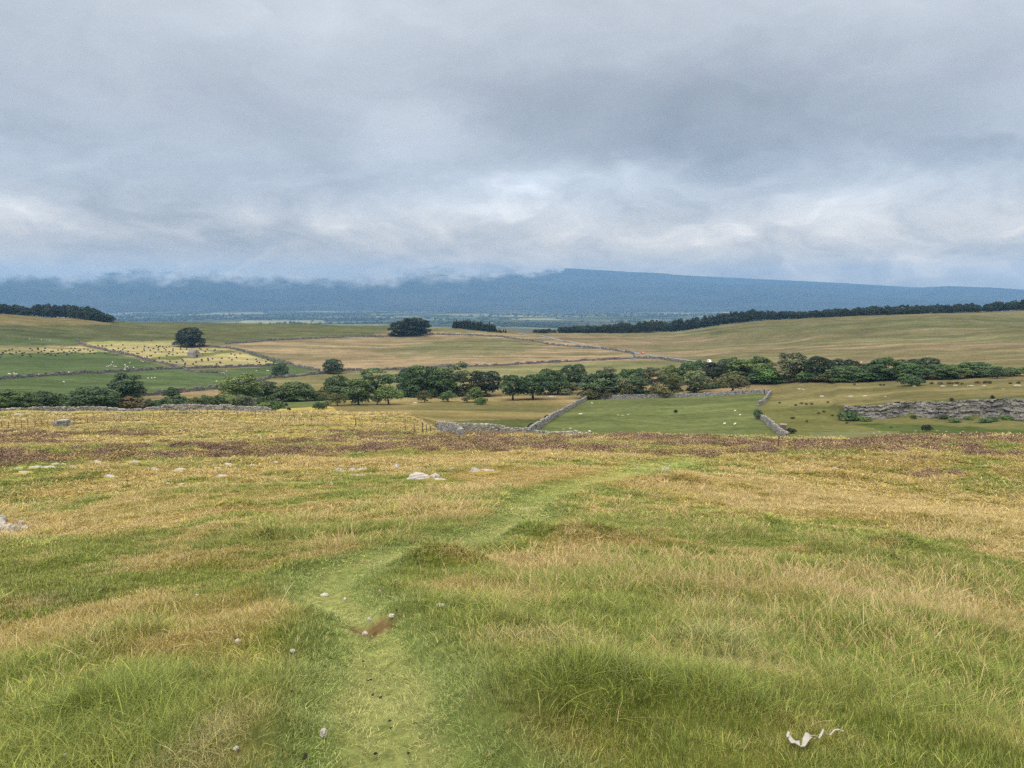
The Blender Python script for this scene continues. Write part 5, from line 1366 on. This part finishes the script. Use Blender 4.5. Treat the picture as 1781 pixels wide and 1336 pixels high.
grow('seeding_grass', stem, 175, lambda x, y, l: sm(tall_field(x, y), .3, .85) * sm(fbm(x / .8, y / .8, 3, 187), .38, .66) * 1.3 * (1 - .8 * heather_mask(x, y)), lambda x, y, l: .5 + .35 * tall_field(x, y), .45, 'tall thin straw-coloured grass stems with pale seed heads', 'grass', GK)

# heather: low dark twiggy cushions
def heather_proto():
    out = []
    for k in range(4):
        n = 700; d = rng.normal(size=(n, 3)); d[:, 2] = abs(d[:, 2]); d /= np.linalg.norm(d, axis=1)[:, None]
        c = d * rng.uniform(.5, 1.08, (n, 1)) * np.array([.5, .5, .30])
        nn = d + rng.normal(size=(n, 3)) * .8; nn /= np.linalg.norm(nn, axis=1)[:, None]
        V, F, a = leaf_cards(c, nn, rng.uniform(.03, .075, n), rng.uniform(0, 1, n))
        out.append(np_mesh('heather', V, F, M_HEATH, False, {'val': a}))
    return out
def heath_mat():
    m, nt, b = new_mat('heather_twigs', .9, .05)
    rn = N(nt, 'ShaderNodeAttribute', attribute_name='val').outputs['Fac']
    ti = N(nt, 'ShaderNodeAttribute', attribute_name='tint', attribute_type='INSTANCER').outputs['Color']
    c = mixc(nt, 1.0, ti, ramp(nt, rn, [(0., (.5,.5,.5)), (.6, (1.,1.,1.)), (1., (1.7,1.6,1.5))]), 'MULTIPLY')
    nt.links.new(c, b.inputs['Base Color']); return m
M_HEATH = heath_mat()
hc = pcoll('heather', heather_proto())
x, y = fan_points(44, 118, 2.3); m = (rng.uniform(0, 1, len(x)) < heather_mask(x, y)) & off_rocks(x, y); x, y = x[m], y[m]; n = len(x)
s = rng.uniform(.55, 1.3, n)
tc = np.where((rng.uniform(0, 1, n) < .6)[:, None], A(124, 106, 92)[None], A(136, 122, 88)[None]) * rng.uniform(.75, 1.3, (n, 1))
scatter('heather', hc, np.stack([x, y, H(x, y) - .03], 1), np.stack([np.zeros(n), np.zeros(n), rng.uniform(0, 6.28, n)], 1), np.stack([s*1.5, s*1.5, s * rng.uniform(.7, 1.2, n)], 1), rng.integers(0, 4, n), tc, np.zeros(n), 'low purple-brown heather in streaks along the brow of the moor', 'heather')

# ---------------------------------------------------------------- world
def world():
    w = bpy.data.worlds.new('World'); SC.world = w; w.use_nodes = True; nt = w.node_tree
    for n in list(nt.nodes): nt.nodes.remove(n)
    out = N(nt, 'ShaderNodeOutputWorld')
    sky = N(nt, 'ShaderNodeTexSky', sky_type='NISHITA'); sky.sun_disc = False; sky.sun_elevation = SUN_EL; sky.sun_rotation = SUN_AZ
    b1 = N(nt, 'ShaderNodeBackground'); b1.inputs[1].default_value = .10; nt.links.new(sky.outputs[0], b1.inputs[0])
    tc = N(nt, 'ShaderNodeTexCoord').outputs['Generated']
    sx = N(nt, 'ShaderNodeSeparateXYZ'); nt.links.new(tc, sx.inputs[0])
    az = mathn(nt, 'ARCTAN2', sx.outputs[0], sx.outputs[1]); el = mathn(nt, 'ARCSINE', sx.outputs[2])
    def comb(a, b, c=0.0):
        n = N(nt, 'ShaderNodeCombineXYZ')
        for i, v in enumerate((a, b, c)):
            if isinstance(v, (int, float)): n.inputs[i].default_value = v
            else: nt.links.new(v, n.inputs[i])
        return n.outputs[0]
    # perspective cloud deck high up, rounded heaps low down
    wv = comb(mathn(nt, 'MULTIPLY', az, 5.0), mathn(nt, 'MULTIPLY', el, 11.0), 3.7)
    wn = N(nt, 'ShaderNodeTexNoise'); setin(wn, Scale=1.0, Detail=5.0, Roughness=.55); nt.links.new(wv, wn.inputs['Vector'])
    wsep = N(nt, 'ShaderNodeSeparateColor'); nt.links.new(wn.outputs['Color'], wsep.inputs[0])
    wa = mathn(nt, 'MULTIPLY', mathn(nt, 'SUBTRACT', wsep.outputs[0], .5), .26); we = mathn(nt, 'MULTIPLY', mathn(nt, 'SUBTRACT', wsep.outputs[1], .5), .13)
    az2 = mathn(nt, 'ADD', az, wa); el2 = mathn(nt, 'ADD', el, we)
    den = mathn(nt, 'ADD', mathn(nt, 'MAXIMUM', sx.outputs[2], 0.0), .12)
    deck = comb(mathn(nt, 'DIVIDE', sx.outputs[0], den), mathn(nt, 'DIVIDE', sx.outputs[1], den), 1.3)
    v = mathn(nt, 'MULTIPLY', mathn(nt, 'SUBTRACT', noise(nt, deck, .85, 6, .52, .4), .5), .5)
    heap = comb(mathn(nt, 'MULTIPLY', az2, 7.0), mathn(nt, 'MULTIPLY', el2, 12.5), 8.2)
    hp = noise(nt, heap, 1.6, 8, .57, .3)
    hps = mathn(nt, 'MULTIPLY', mathn(nt, 'SUBTRACT', hp, .5), 1.35)
    low = N(nt, 'ShaderNodeMapRange'); setin(low, From_Min=.05, From_Max=.20, To_Min=1.0, To_Max=.2); nt.links.new(el, low.inputs[0])
    v = mathn(nt, 'ADD', v, mathn(nt, 'MULTIPLY', hps, low.outputs[0]))
    bl = noise(nt, comb(mathn(nt, 'MULTIPLY', az2, 9.0), mathn(nt, 'MULTIPLY', el2, 17.0), 2.4), 1.5, 5, .5, .1)
    bl = mathn(nt, 'SUBTRACT', 1.0, mathn(nt, 'ABSOLUTE', mathn(nt, 'MULTIPLY', mathn(nt, 'SUBTRACT', bl, .5), 4.5)))
    low2 = N(nt, 'ShaderNodeMapRange'); setin(low2, From_Min=.03, From_Max=.22, To_Min=.22, To_Max=.03); nt.links.new(el, low2.inputs[0])
    v = mathn(nt, 'ADD', v, mathn(nt, 'MULTIPLY', mathn(nt, 'SUBTRACT', bl, .45), low2.outputs[0]))
    def blob(px, py, w, h, amp):
        nonlocal v
        a0 = az_of(px, py); e0 = math.atan(tan_el(px, py)); sa = w / FPX; se = h / FPX
        dx = mathn(nt, 'DIVIDE', mathn(nt, 'SUBTRACT', az2, a0), sa); dy = mathn(nt, 'DIVIDE', mathn(nt, 'SUBTRACT', el2, e0), se)
        q = mathn(nt, 'ADD', mathn(nt, 'MULTIPLY', dx, dx), mathn(nt, 'MULTIPLY', dy, dy))
        g_ = mathn(nt, 'MULTIPLY', mathn(nt, 'POWER', 2.71828, mathn(nt, 'MULTIPLY', q, -1.0)), amp)
        v = mathn(nt, 'ADD', v, g_)
    for q in [(1300,190,330,85,-.40),(860,170,190,60,-.24),(430,190,170,90,-.20),(1660,285,190,35,-.30),(1120,265,220,30,-.2),(330,365,170,28,-.25),(300,450,520,34,-.16),(470,415,60,18,-.2),(250,430,200,18,-.25),(640,330,80,25,-.12),(0,170,110,160,-.10),(150,300,120,40,-.06),
              (920,325,90,42,.34),(1150,312,110,22,.18),(1500,335,230,45,.26),(690,215,110,60,.16),(80,388,95,34,.34),(585,402,60,26,.34),(425,378,34,32,.28),(250,452,60,12,.15),(150,455,60,18,.15),(800,440,90,20,.15),(1780,80,160,90,.12),(1200,395,300,26,.22),(700,345,150,26,.15),(1580,450,250,16,.22),(120,445,110,22,.12),(1000,440,80,26,.08),(1700,475,200,14,.25),(560,60,400,60,.04)]:
        blob(*q)
    v = mathn(nt, 'ADD', v, .5)
    c = ramp(nt, v, [(.0, tuple(lin((128,133,139)))), (.3, tuple(lin((153,157,163)))), (.55, tuple(lin((173,177,182)))), (.8, tuple(lin((194,198,202)))), (1., tuple(lin((217,220,223))))])
    hz = N(nt, 'ShaderNodeMapRange', interpolation_type='SMOOTHSTEP'); setin(hz, From_Min=.0, From_Max=.16, To_Min=1.0, To_Max=0.0); nt.links.new(el, hz.inputs[0])
    c = mixc(nt, 1.0, c, mixc(nt, hz.outputs[0], (1., 1., 1.), HZC), 'MULTIPLY')
    # an overcast sky is brightest overhead
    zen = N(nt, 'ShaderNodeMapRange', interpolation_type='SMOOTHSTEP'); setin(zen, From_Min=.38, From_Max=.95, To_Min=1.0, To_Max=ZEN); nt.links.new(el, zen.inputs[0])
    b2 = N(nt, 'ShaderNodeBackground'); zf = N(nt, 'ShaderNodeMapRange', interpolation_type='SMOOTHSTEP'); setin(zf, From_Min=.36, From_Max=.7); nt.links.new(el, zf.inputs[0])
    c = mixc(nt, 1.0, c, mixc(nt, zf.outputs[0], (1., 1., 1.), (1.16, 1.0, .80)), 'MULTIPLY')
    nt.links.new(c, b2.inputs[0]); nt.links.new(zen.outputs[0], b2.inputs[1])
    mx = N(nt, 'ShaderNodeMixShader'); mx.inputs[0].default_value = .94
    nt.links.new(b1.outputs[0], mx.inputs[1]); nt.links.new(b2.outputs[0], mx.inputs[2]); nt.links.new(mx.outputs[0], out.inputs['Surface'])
    w.cycles.sampling_method = 'MANUAL'; w.cycles.sample_map_resolution = 1024
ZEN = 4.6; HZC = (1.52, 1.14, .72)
SUN_EL, SUN_AZ = math.radians(52), math.radians(215)
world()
sl = bpy.data.lights.new('sun', 'SUN'); sl.energy = 1.4; sl.angle = math.radians(24); sl.color = (1, .96, .9)
so = bpy.data.objects.new('sun', sl); COL.objects.link(so)
sd = Vector((math.sin(SUN_AZ) * math.cos(SUN_EL), math.cos(SUN_AZ) * math.cos(SUN_EL), math.sin(SUN_EL)))
so.rotation_euler = sd.to_track_quat('Z', 'Y').to_euler()

# ---------------------------------------------------------------- haze
def haze():
    mb = MB(); zb, zt = -260.0, 710.0
    mb.box((0, 6900, (zb + zt) / 2), (40000, 21800, zt - zb))
    m = bpy.data.materials.new('haze'); m.use_nodes = True; nt = m.node_tree
    nt.nodes.remove(nt.nodes['Principled BSDF'])
    pv = N(nt, 'ShaderNodeVolumePrincipled'); pv.inputs['Color'].default_value = (.25, .53, .97, 1); pv.inputs['Density'].default_value = 7.5e-5; pv.inputs['Anisotropy'].default_value = 0.0
    nt.links.new(pv.outputs[0], nt.nodes['Material Output'].inputs['Volume'])
    o = obj('haze', mb.mesh('haze', m)); tag(o, 'thin blue haze in the air over the moor and valley', 'haze', kind='stuff')
haze()

# ---------------------------------------------------------------- camera
cam = bpy.data.cameras.new('camera'); cam.sensor_width = 36; cam.lens = FPX / 1781 * 36; cam.clip_start = .1; cam.clip_end = 60000
co = bpy.data.objects.new('camera', cam); COL.objects.link(co); co.location = (0, 0, 0); co.rotation_euler = (math.pi/2 - PITCH, 0, 0)
SC.camera = co
SC.view_settings.view_transform = 'Standard'; SC.view_settings.look = 'None'; SC.view_settings.exposure = .6; SC.view_settings.gamma = 1
cy = SC.cycles
cy.max_bounces = 4; cy.diffuse_bounces = 2; cy.glossy_bounces = 2; cy.transmission_bounces = 3; cy.volume_bounces = 0; cy.transparent_max_bounces = 8
cy.use_denoising = False; cy.denoiser = 'OPENIMAGEDENOISE'; cy.denoising_input_passes = 'RGB_ALBEDO_NORMAL'
